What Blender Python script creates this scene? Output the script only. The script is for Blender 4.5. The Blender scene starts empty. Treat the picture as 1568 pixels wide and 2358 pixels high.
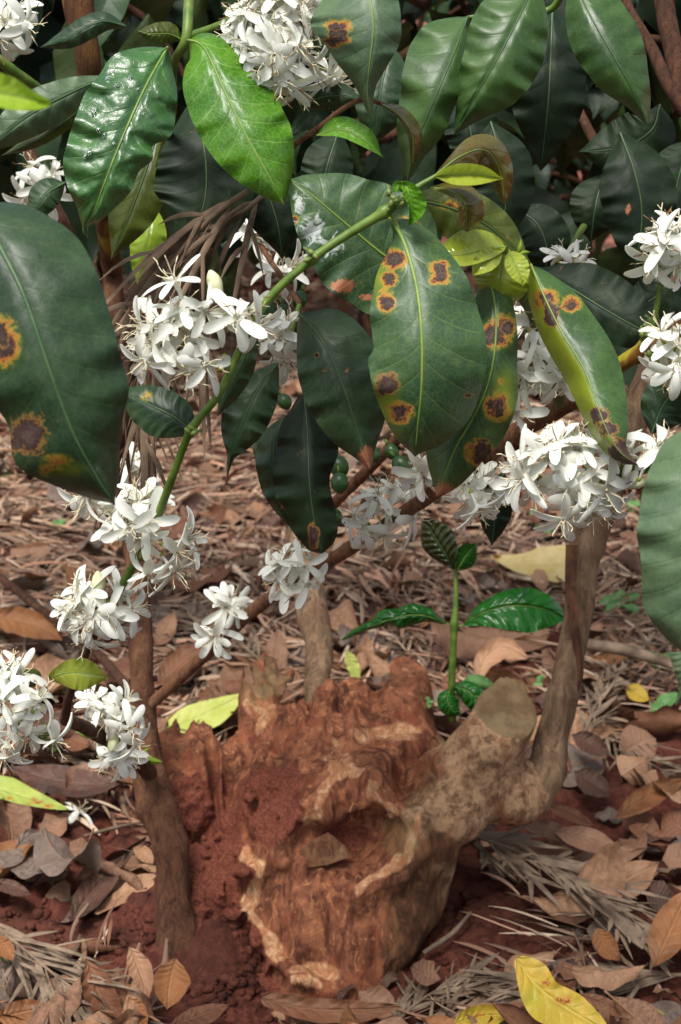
import bpy, math, random
import numpy as np
from mathutils import Vector, Matrix, Quaternion, noise as mnoise
R = math.radians
rng = np.random.RandomState(7)
random.seed(7)
scene = bpy.context.scene
COL = scene.collection
# ---------------------------------------------------------------- camera frame
H = 0.88; PITCH = R(20.0); VFOV = R(36.0)
FPX = 1179.0 / math.tan(VFOV / 2)
CAM = np.array([0.0, 0.0, H])
FW = np.array([0.0, math.cos(PITCH), -math.sin(PITCH)])
RT = np.array([1.0, 0.0, 0.0])
UP = np.array([0.0, math.sin(PITCH), math.cos(PITCH)])
def P(x, y, d):
    return CAM + d * (FW + RT * ((x - 784.0) / FPX) + UP * ((1179.0 - y) / FPX))
def Pm(x, y, d):
    x = np.asarray(x, float)[..., None]; y = np.asarray(y, float)[..., None]; d = np.asarray(d, float)[..., None]
    return CAM + d * (FW + RT * ((x - 784.0) / FPX) + UP * ((1179.0 - y) / FPX))
def proj(v):
    q = v - CAM
    d = q @ FW
    return 784.0 + (q @ RT) / d * FPX, 1179.0 - (q @ UP) / d * FPX, d
# ---------------------------------------------------------------- numpy noise
_tab = np.random.RandomState(3).rand(4096)
np.seterr(over='ignore')
def vnoise(p, seed=0):
    """smooth value noise, p (...,3) -> (...) in -1..1"""
    p = np.asarray(p, float) + seed * 17.31
    i = np.floor(p).astype(np.int64); f = p - i; f = f * f * (3 - 2 * f)
    def h(a, b, c):
        n = (a * 73856093) ^ (b * 19349663) ^ (c * 83492791) ^ (seed * 2654435)
        n = (n ^ (n >> 13)) * 1274126177
        return _tab[(n ^ (n >> 16)) & 4095]
    x, y, z = i[..., 0], i[..., 1], i[..., 2]; u, v, w = f[..., 0], f[..., 1], f[..., 2]
    c00 = h(x, y, z) * (1 - u) + h(x + 1, y, z) * u; c10 = h(x, y + 1, z) * (1 - u) + h(x + 1, y + 1, z) * u
    c01 = h(x, y, z + 1) * (1 - u) + h(x + 1, y, z + 1) * u; c11 = h(x, y + 1, z + 1) * (1 - u) + h(x + 1, y + 1, z + 1) * u
    return ((c00 * (1 - v) + c10 * v) * (1 - w) + (c01 * (1 - v) + c11 * v) * w) * 2 - 1
def fbm(p, o=4, seed=0):
    s = 0; a = 1.0; t = 0
    for k in range(o):
        s = s + a * vnoise(np.asarray(p) * 2.0 ** k, seed + k); t += a; a *= 0.5
    return s / t
# ---------------------------------------------------------------- objects
WPOS = {}
def npv(v): return np.asarray(v, float)
def put(o, parent=None, w=(0, 0, 0)):
    COL.objects.link(o); w = npv(w); WPOS[o.name] = w
    if parent is not None:
        o.parent = parent; w = w - WPOS[parent.name]
    o.location = Vector(w)
    return o
def tag(o, label=None, cat=None, group=None, kind=None):
    if label: o['label'] = label
    if cat: o['category'] = cat
    if group: o['group'] = group
    if kind: o['kind'] = kind
    return o
def thing(name, label, cat, w=(0, 0, 0), group=None):
    o = bpy.data.objects.new(name, None); o.empty_display_size = 0.02
    put(o, None, w); return tag(o, label, cat, group)
class MB:
    """collects geometry for one mesh"""
    def __init__(s): s.v = []; s.f = []; s.mi = []; s.uv = []; s.at = {}; s.n = 0
    def add(s, v, faces, mi=0, uv=None, at=None):
        v = np.asarray(v, float); faces = np.asarray(faces)
        if faces.shape[1] == 3: faces = np.hstack([faces, -np.ones((len(faces), 1), int)])
        f = np.where(faces >= 0, faces + s.n, -1)
        s.v.append(v); s.f.append(f); s.mi.append(np.full(len(f), mi))
        s.uv.append(np.zeros((len(v), 2)) if uv is None else uv)
        at = at or {}
        for k in at: s.at.setdefault(k, [np.zeros(s.n)] if s.n else [])
        for k in s.at: s.at[k].append(np.asarray(at[k], float) if k in at else np.zeros(len(v)))
        s.n += len(v)
    def mesh(s, name, mats, origin=(0, 0, 0), smooth=True):
        v = np.vstack(s.v) - npv(origin); f = np.vstack(s.f); uv = np.vstack(s.uv)
        cnt = np.where(f[:, 3] < 0, 3, 4); st = np.concatenate([[0], np.cumsum(cnt)[:-1]])
        lv = f.reshape(-1); lv = lv[lv >= 0]
        me = bpy.data.meshes.new(name)
        me.vertices.add(len(v)); me.vertices.foreach_set('co', v.astype(np.float32).ravel())
        me.loops.add(len(lv)); me.loops.foreach_set('vertex_index', lv.astype(np.int32))
        me.polygons.add(len(f)); me.polygons.foreach_set('loop_start', st.astype(np.int32))
        me.polygons.foreach_set('material_index', np.concatenate(s.mi).astype(np.int32))
        me.update(calc_edges=True)
        me.polygons.foreach_set('use_smooth', np.full(len(f), smooth))
        l = me.uv_layers.new(name='UVMap'); l.data.foreach_set('uv', uv[lv].astype(np.float32).ravel())
        for k, a in s.at.items():
            t = me.attributes.new(k, 'FLOAT', 'POINT'); t.data.foreach_set('value', np.concatenate(a).astype(np.float32))
        for m in (mats if isinstance(mats, (list, tuple)) else [mats]): me.materials.append(m)
        me.validate(); return me
    def obj(s, name, mats, parent=None, origin=None, smooth=True):
        if origin is None: origin = np.vstack(s.v)[0]
        return put(bpy.data.objects.new(name, s.mesh(name, mats, origin, smooth)), parent, origin)
def grid_faces(nr, nc, wrap=False):
    r = np.arange(nr - 1)[:, None]; c = np.arange(nc if wrap else nc - 1)[None, :]; c2 = (c + 1) % nc
    return np.stack([r * nc + c, r * nc + c2, (r + 1) * nc + c2, (r + 1) * nc + c], -1).reshape(-1, 4)
def cr(pts, n):
    """Catmull-Rom through pts, n samples evenly in arclength"""
    p = np.asarray(pts, float)
    if len(p) == 2: p = np.array([p[0], (p[0] + p[1]) / 2, p[1]])
    q = np.vstack([2 * p[0] - p[1], p, 2 * p[-1] - p[-2]])
    out = []
    for i in range(len(p) - 1):
        a, b, c, d = q[i:i + 4]; t = np.linspace(0, 1, 24, endpoint=False)[:, None]
        out.append(0.5 * (2 * b + (c - a) * t + (2 * a - 5 * b + 4 * c - d) * t * t + (3 * b - a - 3 * c + d) * t ** 3))
    out = np.vstack(out + [p[-1:]])
    s = np.concatenate([[0], np.cumsum(np.linalg.norm(np.diff(out[:, :3], axis=0), axis=1))]); s /= s[-1]
    t = np.linspace(0, 1, n)
    return np.stack([np.interp(t, s, out[:, k]) for k in range(out.shape[1])], 1)
def frames(p):
    T = np.gradient(p, axis=0); T /= np.linalg.norm(T, axis=1)[:, None] + 1e-12
    n = np.cross(T[0], [0.31, 0.2, 0.93]); n /= np.linalg.norm(n); N = [n]
    for i in range(1, len(p)):
        n = N[-1] - T[i] * (N[-1] @ T[i]); N.append(n / np.linalg.norm(n))
    N = np.array(N); return T, N, np.cross(T, N)
def tube(pts, rad, nseg=10, n=None, rough=0.0, rs=60.0, seed=0, cap=True):
    """tapered tube; returns verts, faces, uv"""
    p = npv(pts); rad = np.broadcast_to(npv(rad), (len(p),)) if np.ndim(rad) else np.full(len(p), float(rad))
    if n: q = cr(np.hstack([p, rad[:, None]]), n); p = q[:, :3]; rad = q[:, 3]
    T, N, B = frames(p); a = np.linspace(0, 2 * np.pi, nseg, endpoint=False)
    ring = N[:, None] * np.cos(a)[None, :, None] + B[:, None] * np.sin(a)[None, :, None]
    v = p[:, None] + ring * rad[:, None, None]
    if rough:
        k = fbm(v * rs * np.array([1, 1, .45]), 3, seed); v = v + ring * (k * rough * rad[:, None] )[..., None]
    f = grid_faces(len(p), nseg, True)
    L = np.concatenate([[0], np.cumsum(np.linalg.norm(np.diff(p, axis=0), axis=1))])
    uv = np.stack(np.broadcast_arrays((a / 2 / np.pi)[None], L[:, None] * 10), -1).reshape(-1, 2)
    v = v.reshape(-1, 3)
    if cap:
        m = len(v); v = np.vstack([v, p[:1], p[-1:]]); uv = np.vstack([uv, [[0, 0], [0, 0]]])
        i = np.arange(nseg); j = (i + 1) % nseg; o = (len(p) - 1) * nseg
        c1 = np.stack([j, i, np.full(nseg, m), np.full(nseg, -1)], 1); c2 = np.stack([o + i, o + j, np.full(nseg, m + 1), np.full(nseg, -1)], 1)
        f = np.vstack([f, c1, c2])
    return v, f, uv
def ball(c, r, ax=None, nu=10, nv=7, noise=0, seed=0):
    """ellipsoid radii r(3), optional axes matrix rows"""
    t = np.linspace(0, np.pi, nv); a = np.linspace(0, 2 * np.pi, nu, endpoint=False)
    d = np.stack(np.broadcast_arrays(np.sin(t)[:, None] * np.cos(a), np.sin(t)[:, None] * np.sin(a), np.cos(t)[:, None]), -1).reshape(-1, 3)
    if noise: d = d * (1 + noise * vnoise(d * 1.7 + seed * 3.1, seed))[:, None]
    v = d * npv(r)
    if ax is not None: v = v @ npv(ax)
    return v + npv(c), grid_faces(nv, nu, True)
def axes_from(z, spin=0.0):
    z = npv(z); z = z / np.linalg.norm(z)
    x = np.cross([0.12, 0.33, 0.93] if abs(z[2]) < .9 else [1, 0, 0], z); x /= np.linalg.norm(x); y = np.cross(z, x)
    c, s = math.cos(spin), math.sin(spin); return np.array([x * c + y * s, -x * s + y * c, z])
# ---------------------------------------------------------------- materials
def lin(h):
    """sRGB hex or 0-255 tuple -> linear rgba"""
    if isinstance(h, str): h = [int(h[i:i + 2], 16) for i in (0, 2, 4)]
    c = [x / 255 for x in h]; return tuple([(x / 12.92 if x <= .04045 else ((x + .055) / 1.055) ** 2.4) for x in c] + [1.0])
class NT:
    def __init__(s, name):
        s.m = bpy.data.materials.new(name); s.m.use_nodes = True; s.t = s.m.node_tree; s.t.nodes.clear()
        s.out = s.t.nodes.new('ShaderNodeOutputMaterial')
    def n(s, typ, ins=None, **kw):
        nd = s.t.nodes.new('ShaderNode' + typ)
        for k, v in kw.items(): setattr(nd, k, v)
        for k, v in (ins or {}).items(): s.set(nd.inputs[k], v)
        return nd
    def set(s, sock, v):
        if isinstance(v, bpy.types.NodeSocket): s.t.links.new(v, sock)
        elif isinstance(v, bpy.types.Node): s.t.links.new(v.outputs[0], sock)
        else: sock.default_value = v
    def math(s, op, a, b=0.0, c=None, clamp=False):
        nd = s.n('Math', operation=op, use_clamp=clamp); s.set(nd.inputs[0], a); s.set(nd.inputs[1], b)
        if c is not None: s.set(nd.inputs[2], c)
        return nd.outputs[0]
    def mix(s, f, a, b, bt='MIX'):
        nd = s.n('Mix', data_type='RGBA', blend_type=bt); s.set(nd.inputs[0], f); s.set(nd.inputs[6], a); s.set(nd.inputs[7], b)
        return nd.outputs[2]
    def ramp(s, f, stops, interp='LINEAR'):
        nd = s.n('ValToRGB'); s.set(nd.inputs[0], f); e = nd.color_ramp.elements; nd.color_ramp.interpolation = interp
        while len(e) < len(stops): e.new(0.5)
        for i, (p, c) in enumerate(stops):
            e[i].position = p; e[i].color = c if not np.isscalar(c) else (c, c, c, 1)
        return nd.outputs[0]
    def sstep(s, x, lo, hi):
        nd = s.n('MapRange', interpolation_type='SMOOTHSTEP'); s.set(nd.inputs[0], x); nd.inputs[1].default_value = lo; nd.inputs[2].default_value = hi
        return nd.outputs[0]
    def noise(s, vec, scale, detail=4, rough=0.6, dist=0.0):
        return s.n('TexNoise', {'Vector': vec, 'Scale': scale, 'Detail': detail, 'Roughness': rough, 'Distortion': dist}).outputs[0]
    def attr(s, name): return s.n('Attribute', attribute_name=name).outputs['Fac']
    def obj(s): return s.n('TexCoord').outputs['Object']
    def scaled(s, vec, sc): return s.n('Mapping', {'Vector': vec, 'Scale': sc}).outputs[0]
    def bump(s, h, strength, dist, normal=None):
        ins = {'Height': h, 'Strength': strength, 'Distance': dist}
        if normal is not None: ins['Normal'] = normal
        return s.n('Bump', ins).outputs[0]
    def finish(s, sh, disp=None): s.t.links.new(sh if isinstance(sh, bpy.types.NodeSocket) else sh.outputs[0], s.out.inputs[0]); return s.m
def leaf_mat(name, c1, c2, vein, rough=0.40, spec=0.5, back=None, trans=0.12, veinw=0.3, bumps=1.0, nv=9.0, dust=0.0, hue=0.25):
    """leaf: midrib and arching side veins from the leaf's own coordinates; rust/burn/lime/scurf are pigments held by the mesh"""
    k = NT(name); uv = k.n('TexCoord').outputs['UV']; sep = k.n('SeparateXYZ', {0: uv}); ob = k.obj()
    u = k.math('MULTIPLY', k.math('ABSOLUTE', k.math('SUBTRACT', sep.outputs[0], 0.5)), 2.0); v = sep.outputs[1]
    nz = k.noise(ob, 22, 5, .6); nf = k.noise(ob, 130, 4, .65)
    s = k.math('ADD', k.math('SUBTRACT', k.math('MULTIPLY', v, nv), k.math('MULTIPLY', u, 1.9)), k.math('ADD', k.math('MULTIPLY', k.math('MULTIPLY', u, u), 0.75), k.math('MULTIPLY', nz, 0.35)))
    # a half-step between the two halves so that the side veins are not mirrored
    s = k.math('ADD', s, k.math('MULTIPLY', k.math('GREATER_THAN', sep.outputs[0], 0.5), 0.37))
    f = k.math('MULTIPLY', k.math('ABSOLUTE', k.math('SUBTRACT', k.math('FRACT', s), 0.5)), 2.0)
    side = k.math('MULTIPLY', k.sstep(f, 0.93, 1.0), k.sstep(u, 1.0, 0.75)); mid = k.sstep(u, 0.045, 0.015)
    vm = k.math('MAXIMUM', mid, k.math('MULTIPLY', side, 0.6))
    base = k.mix(k.sstep(nz, 0.38, 0.62), c1, c2)
    oi = k.n('ObjectInfo').outputs['Random']
    base = k.mix(k.math('MULTIPLY', oi, hue), base, c2); 
    base = k.mix(k.math('MULTIPLY', k.sstep(nf, .45, .75), .22), base, k.mix(.5, c2, vein))
    base = k.mix(k.math('MULTIPLY', vm, veinw), base, vein)
    lime = k.attr('lime'); base = k.mix(k.math('MULTIPLY', k.sstep(k.math('ADD', lime, k.math('MULTIPLY', k.math('SUBTRACT', nz, .5), .5)), .15, 1.0), .9), base, lin((134, 146, 34)))
    nr = k.math('ADD', k.math('MULTIPLY', k.math('SUBTRACT', k.noise(ob, 95, 3, .55, .6), .5), 1.35), k.math('MULTIPLY', k.math('SUBTRACT', k.noise(ob, 520, 3, .75), .5), .9))
    rust = k.math('ADD', k.attr('rust'), k.math('MULTIPLY', nr, k.sstep(k.attr('rust'), 0, .25)))
    rc = k.ramp(rust, [(.0, lin((120, 130, 30))), (.22, lin((150, 140, 34))), (.34, lin((176, 134, 44))), (.46, lin((164, 98, 36))), (.56, lin((104, 50, 28))), (.62, lin((52, 30, 30))), (1, lin((66, 46, 46)))])
    base = k.mix(k.sstep(rust, .04, .46), base, rc)
    burn = k.math('ADD', k.attr('burn'), k.math('MULTIPLY', nr, k.sstep(k.attr('burn'), 0, .2)))
    bc = k.ramp(burn, [(.0, lin((130, 120, 40))), (.35, lin((160, 110, 50))), (.46, lin((58, 34, 28))), (.7, lin((62, 38, 38))), (1, lin((84, 60, 56)))])
    base = k.mix(k.sstep(burn, .22, .42), base, bc)
    tan = k.attr('tan'); base = k.mix(k.sstep(k.math('ADD', tan, nr), .3, .6), base, lin((176, 112, 80)))
    wh = k.sstep(k.math('ADD', k.attr('scurf'), k.math('MULTIPLY', k.math('SUBTRACT', k.noise(ob, 115, 6, .7, 1.2), .55), 2.6)), .5, .85)
    wh = k.math('MULTIPLY', wh, k.sstep(k.attr('scurf'), .02, .3)); base = k.mix(wh, base, lin((190, 196, 190)))
    if dust: base = k.mix(k.math('MULTIPLY', k.sstep(k.noise(ob, 60, 6, .7), .45, .7), dust), base, lin((150, 140, 110)))
    gb = k.n('NewGeometry').outputs['Backfacing']
    if back is not None: base = k.mix(gb, base, k.mix(k.math('MULTIPLY', vm, .5), back, vein))
    net = k.n('TexVoronoi', {'Vector': ob, 'Scale': 260.0}, feature='DISTANCE_TO_EDGE').outputs[0]; netm = k.sstep(net, .10, .0)
    base = k.mix(k.math('MULTIPLY', netm, .16), base, vein)
    base = k.mix(k.math('MULTIPLY', k.math('MULTIPLY', k.sstep(k.noise(ob, 48, 5, .7), .5, .75), k.sstep(nf, .4, .7)), .16), base, lin((150, 150, 130)))
    h = k.math('ADD', k.math('MULTIPLY', k.math('SQRT', k.math('SUBTRACT', 1.0, k.math('MULTIPLY', f, f))), k.sstep(u, .02, .18)), k.math('MULTIPLY', nf, .35))
    h = k.math('SUBTRACT', h, k.math('ADD', k.math('MULTIPLY', mid, .3), k.math('MULTIPLY', netm, .12)))
    b1 = k.bump(h, .26 * bumps, .0014); b2 = k.bump(k.noise(ob, 420, 3, .6), .12, .0006, b1)
    dead = k.math('MAXIMUM', k.sstep(rust, .2, .5), k.sstep(burn, .3, .5))
    rg = k.math('ADD', rough, k.math('ADD', k.math('MULTIPLY', dead, .35), k.math('MULTIPLY', k.math('SUBTRACT', k.noise(ob, 30, 5, .7), .5), .5)), clamp=True)
    pr = k.n('BsdfPrincipled', {'Base Color': base, 'Roughness': rg, 'Specular IOR Level': spec, 'Normal': b2})
    if trans:
        tr = k.n('BsdfTranslucent', {'Color': k.mix(.5, base, k.mix(1.0, base, (.9, 1.0, .25, 1), 'MULTIPLY')), 'Normal': b1})
        pr = k.n('MixShader', {0: trans, 1: pr.outputs[0], 2: tr.outputs[0]})
    return k.finish(pr)
def bark_mat(name, c1, c2, c3, sc=1.0, rough=0.85, bump=1.0, blotch=None, stretch=.16):
    k = NT(name); ob = k.obj(); st = k.scaled(ob, (1, 1, stretch))
    n1 = k.noise(st, 120 * sc, 6, .7, .6); n2 = k.noise(ob, 26 * sc, 5, .6); n3 = k.noise(st, 420 * sc, 4, .7)
    c = k.mix(k.sstep(n1, .32, .66), c1, c2); c = k.mix(k.math('MULTIPLY', k.sstep(n2, .5, .72), .75), c, c3)
    c = k.mix(k.math('MULTIPLY', k.sstep(n3, .5, .75), .4), c, k.mix(.6, c1, (.01, .008, .006, 1)))
    if blotch: c = k.mix(k.math('MULTIPLY', k.sstep(k.noise(k.scaled(ob, (1, 1, .3)), 34 * sc, 3, .5, .4), .54, .6), .9), c, blotch)
    h = k.math('ADD', n1, k.math('MULTIPLY', n3, .5))
    return k.finish(k.n('BsdfPrincipled', {'Base Color': c, 'Roughness': rough, 'Specular IOR Level': .25, 'Normal': k.bump(h, 1.0 * bump, .0045)}))
def simple_mat(name, c1, c2, sc=60, rough=.5, spec=.4, bump=.2, trans=0.0, tcol=None, sss=0):
    k = NT(name); ob = k.obj(); n = k.noise(ob, sc, 4, .6)
    c = k.mix(k.sstep(n, .35, .65), c1, c2)
    ins = {'Base Color': c, 'Roughness': rough, 'Specular IOR Level': spec, 'Normal': k.bump(n, bump, .001)}
    if sss: ins.update({'Subsurface Weight': sss, 'Subsurface Radius': (.004, .004, .003), 'Subsurface Scale': 1.0})
    sh = k.n('BsdfPrincipled', ins)
    if trans: sh = k.n('MixShader', {0: trans, 1: sh.outputs[0], 2: k.n('BsdfTranslucent', {'Color': tcol or c1}).outputs[0]})
    return k.finish(sh)
M = {}
VP = lin((120, 140, 70))
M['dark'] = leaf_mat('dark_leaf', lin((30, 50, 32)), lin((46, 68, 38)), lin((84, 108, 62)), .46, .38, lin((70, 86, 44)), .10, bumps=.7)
M['deep'] = leaf_mat('deep_shade_leaf', lin((17, 30, 17)), lin((26, 42, 21)), lin((46, 64, 36)), .55, .22, lin((52, 66, 34)), .10, bumps=.6)  # canopy shade put into the base colours, so these leaves stay dark when lit
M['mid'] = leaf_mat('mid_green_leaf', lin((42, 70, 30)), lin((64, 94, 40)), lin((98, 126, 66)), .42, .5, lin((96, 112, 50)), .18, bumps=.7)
M['rustleaf'] = leaf_mat('rusty_leaf', lin((38, 66, 42)), lin((58, 86, 46)), lin((120, 140, 64)), .46, .5, lin((120, 130, 48)), .12, .6)
M['pale'] = leaf_mat('greyish_leaf', lin((64, 86, 60)), lin((80, 102, 68)), lin((120, 138, 92)), .5, .5, lin((110, 124, 70)), .10, .4)
M['bright'] = leaf_mat('bright_leaf', lin((54, 108, 8)), lin((86, 140, 18)), lin((176, 204, 120)), .36, .5, lin((110, 150, 40)), .3, .55, 1.0)
M['young'] = leaf_mat('young_leaf', lin((138, 152, 34)), lin((156, 168, 60)), lin((190, 200, 100)), .16, .6, lin((120, 132, 40)), .28, .35, .5)
M['bronze'] = leaf_mat('bronze_leaf', lin((80, 66, 20)), lin((92, 84, 30)), lin((140, 130, 60)), .22, .6, lin((100, 84, 34)), .22, .35, .6)
M['olive'] = leaf_mat('olive_leaf', lin((60, 70, 22)), lin((78, 90, 30)), lin((120, 130, 60)), .4, .4, lin((86, 96, 34)), .3, .35)
M['lime'] = leaf_mat('lime_leaf', lin((120, 150, 26)), lin((150, 180, 50)), lin((190, 200, 110)), .3, .5, lin((150, 176, 40)), .35, .3, .6)
M['wet'] = leaf_mat('wet_leaf', lin((42, 80, 42)), lin((60, 102, 50)), lin((112, 142, 70)), .32, .6, lin((90, 120, 50)), .12, .5, 1.5)
M['seed'] = leaf_mat('seedling_leaf', lin((20, 78, 20)), lin((32, 100, 26)), lin((40, 90, 30)), .18, .5, lin((70, 120, 30)), .2, .35, 1.6)
M['seedtop'] = leaf_mat('seedling_top_leaf', lin((34, 40, 18)), lin((50, 56, 22)), lin((60, 70, 30)), .22, .55, lin((60, 60, 26)), .15, .3, 1.9)
M['weed'] = leaf_mat('weed_leaf', lin((84, 132, 70)), lin((112, 160, 92)), lin((150, 180, 120)), .5, .3, lin((120, 150, 90)), .3, .3, .6)
def dead(name, a, b, v, ts=.08, r=.6, hue=.6):
    if 'yellow' not in name and 'lime' not in name and 'green' not in name and 'cream' not in name: a, b, v = [tuple(x * .86 + .14 * (.9 * sum(c) / 3) for x in c) for c in (a, b, v)]
    return leaf_mat(name, lin(a), lin(b), lin(v), r, .25, None, ts, .5, 2.0, 8.0, .12, hue)
M['d_red'] = dead('dead_leaf_red', (90, 50, 33), (126, 78, 52), (152, 106, 76))
M['d_tan'] = dead('dead_leaf_tan', (128, 84, 56), (172, 126, 92), (190, 150, 116))
M['d_pink'] = dead('dead_leaf_pink', (106, 70, 50), (142, 100, 74), (166, 128, 100))
M['d_dark'] = dead('dead_leaf_dark', (54, 34, 28), (92, 60, 48), (116, 84, 68))
M['d_orange'] = dead('dead_leaf_orange', (112, 66, 36), (152, 96, 54), (170, 122, 78), .08)
M['d_grey'] = dead('dead_leaf_grey', (79, 63, 56), (124, 103, 89), (144, 126, 111))
M['d_yellow'] = dead('dead_leaf_yellow', (164, 142, 44), (188, 154, 58), (206, 186, 100), .2, .45)
M['d_lime'] = dead('dead_leaf_lime', (176, 186, 76), (196, 200, 110), (206, 214, 140), .2, .5)
M['d_cream'] = dead('dead_leaf_cream', (206, 180, 110), (222, 200, 140), (230, 214, 170), .2, .6)
M['d_green'] = dead('dead_leaf_green', (128, 148, 74), (164, 176, 80), (190, 200, 120), .2, .5)
M['bark'] = bark_mat('stem_bark', lin((62, 38, 26)), lin((106, 70, 48)), lin((128, 92, 64)))
M['bark_red'] = bark_mat('young_stem_bark', lin((54, 34, 25)), lin((92, 60, 42)), lin((108, 78, 58)))
M['bark_grey'] = bark_mat('grey_stem_bark', lin((94, 72, 54)), lin((148, 120, 92)), lin((118, 88, 66)))
M['bark_mott'] = bark_mat('mottled_stem_bark', lin((58, 36, 22)), lin((98, 62, 34)), lin((120, 96, 36)), .8, blotch=lin((140, 116, 30)))
M['twig_brown'] = bark_mat('brown_twig_bark', lin((92, 58, 40)), lin((140, 98, 68)), lin((160, 122, 90)), 1.6)
M['twig_green'] = simple_mat('green_twig_skin', lin((70, 96, 28)), lin((98, 120, 44)), 90, .45, .4, .3)
M['twig_grey'] = simple_mat('grey_green_twig_skin', lin((84, 92, 58)), lin((104, 108, 66)), 90, .55, .3, .4)
M['twig_yellow'] = bark_mat('yellow_twig_skin', lin((132, 122, 34)), lin((150, 138, 40)), lin((112, 120, 36)), 1.0, .5, .3, blotch=lin((104, 60, 28)))
M['vein'] = simple_mat('leaf_midrib', lin((104, 130, 56)), lin((124, 146, 66)), 90, .45, .4, .2)
M['vein_dark'] = simple_mat('dark_leaf_midrib', lin((56, 84, 50)), lin((74, 100, 60)), 90, .45, .4, .2)
M['vein_dead'] = simple_mat('dead_leaf_midrib', lin((150, 112, 82)), lin((120, 84, 60)), 90, .7, .2, .3)
M['petal'] = simple_mat('white_petal', lin((238, 238, 230)), lin((244, 243, 236)), 120, .45, .3, .25, .34, lin((236, 238, 216)))
M['bud'] = simple_mat('cream_bud', lin((226, 226, 176)), lin((234, 234, 200)), 120, .45, .3, .2, .15, lin((226, 226, 170)))
M['stamen'] = simple_mat('cream_stamen', lin((222, 212, 180)), lin((206, 190, 150)), 200, .6, .2, .2)
M['anther'] = simple_mat('brown_anther', lin((92, 66, 46)), lin((136, 104, 74)), 200, .7, .2, .2)
M['calyx'] = simple_mat('green_calyx', lin((130, 146, 48)), lin((150, 160, 64)), 200, .5, .3, .2)
M['berry'] = simple_mat('green_berry_skin', lin((36, 64, 30)), lin((52, 84, 38)), 80, .35, .45, .1)
M['fruitlet'] = simple_mat('small_fruit_skin', lin((86, 108, 48)), lin((110, 126, 56)), 80, .45, .4, .1)
M['frond'] = simple_mat('dry_frond_grey', lin((92, 76, 62)), lin((138, 118, 98)), 34, .8, .2, .5, .05)
M['frond_brown'] = simple_mat('dry_frond_brown', lin((84, 66, 52)), lin((126, 104, 84)), 40, .75, .25, .5, .06)
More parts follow.
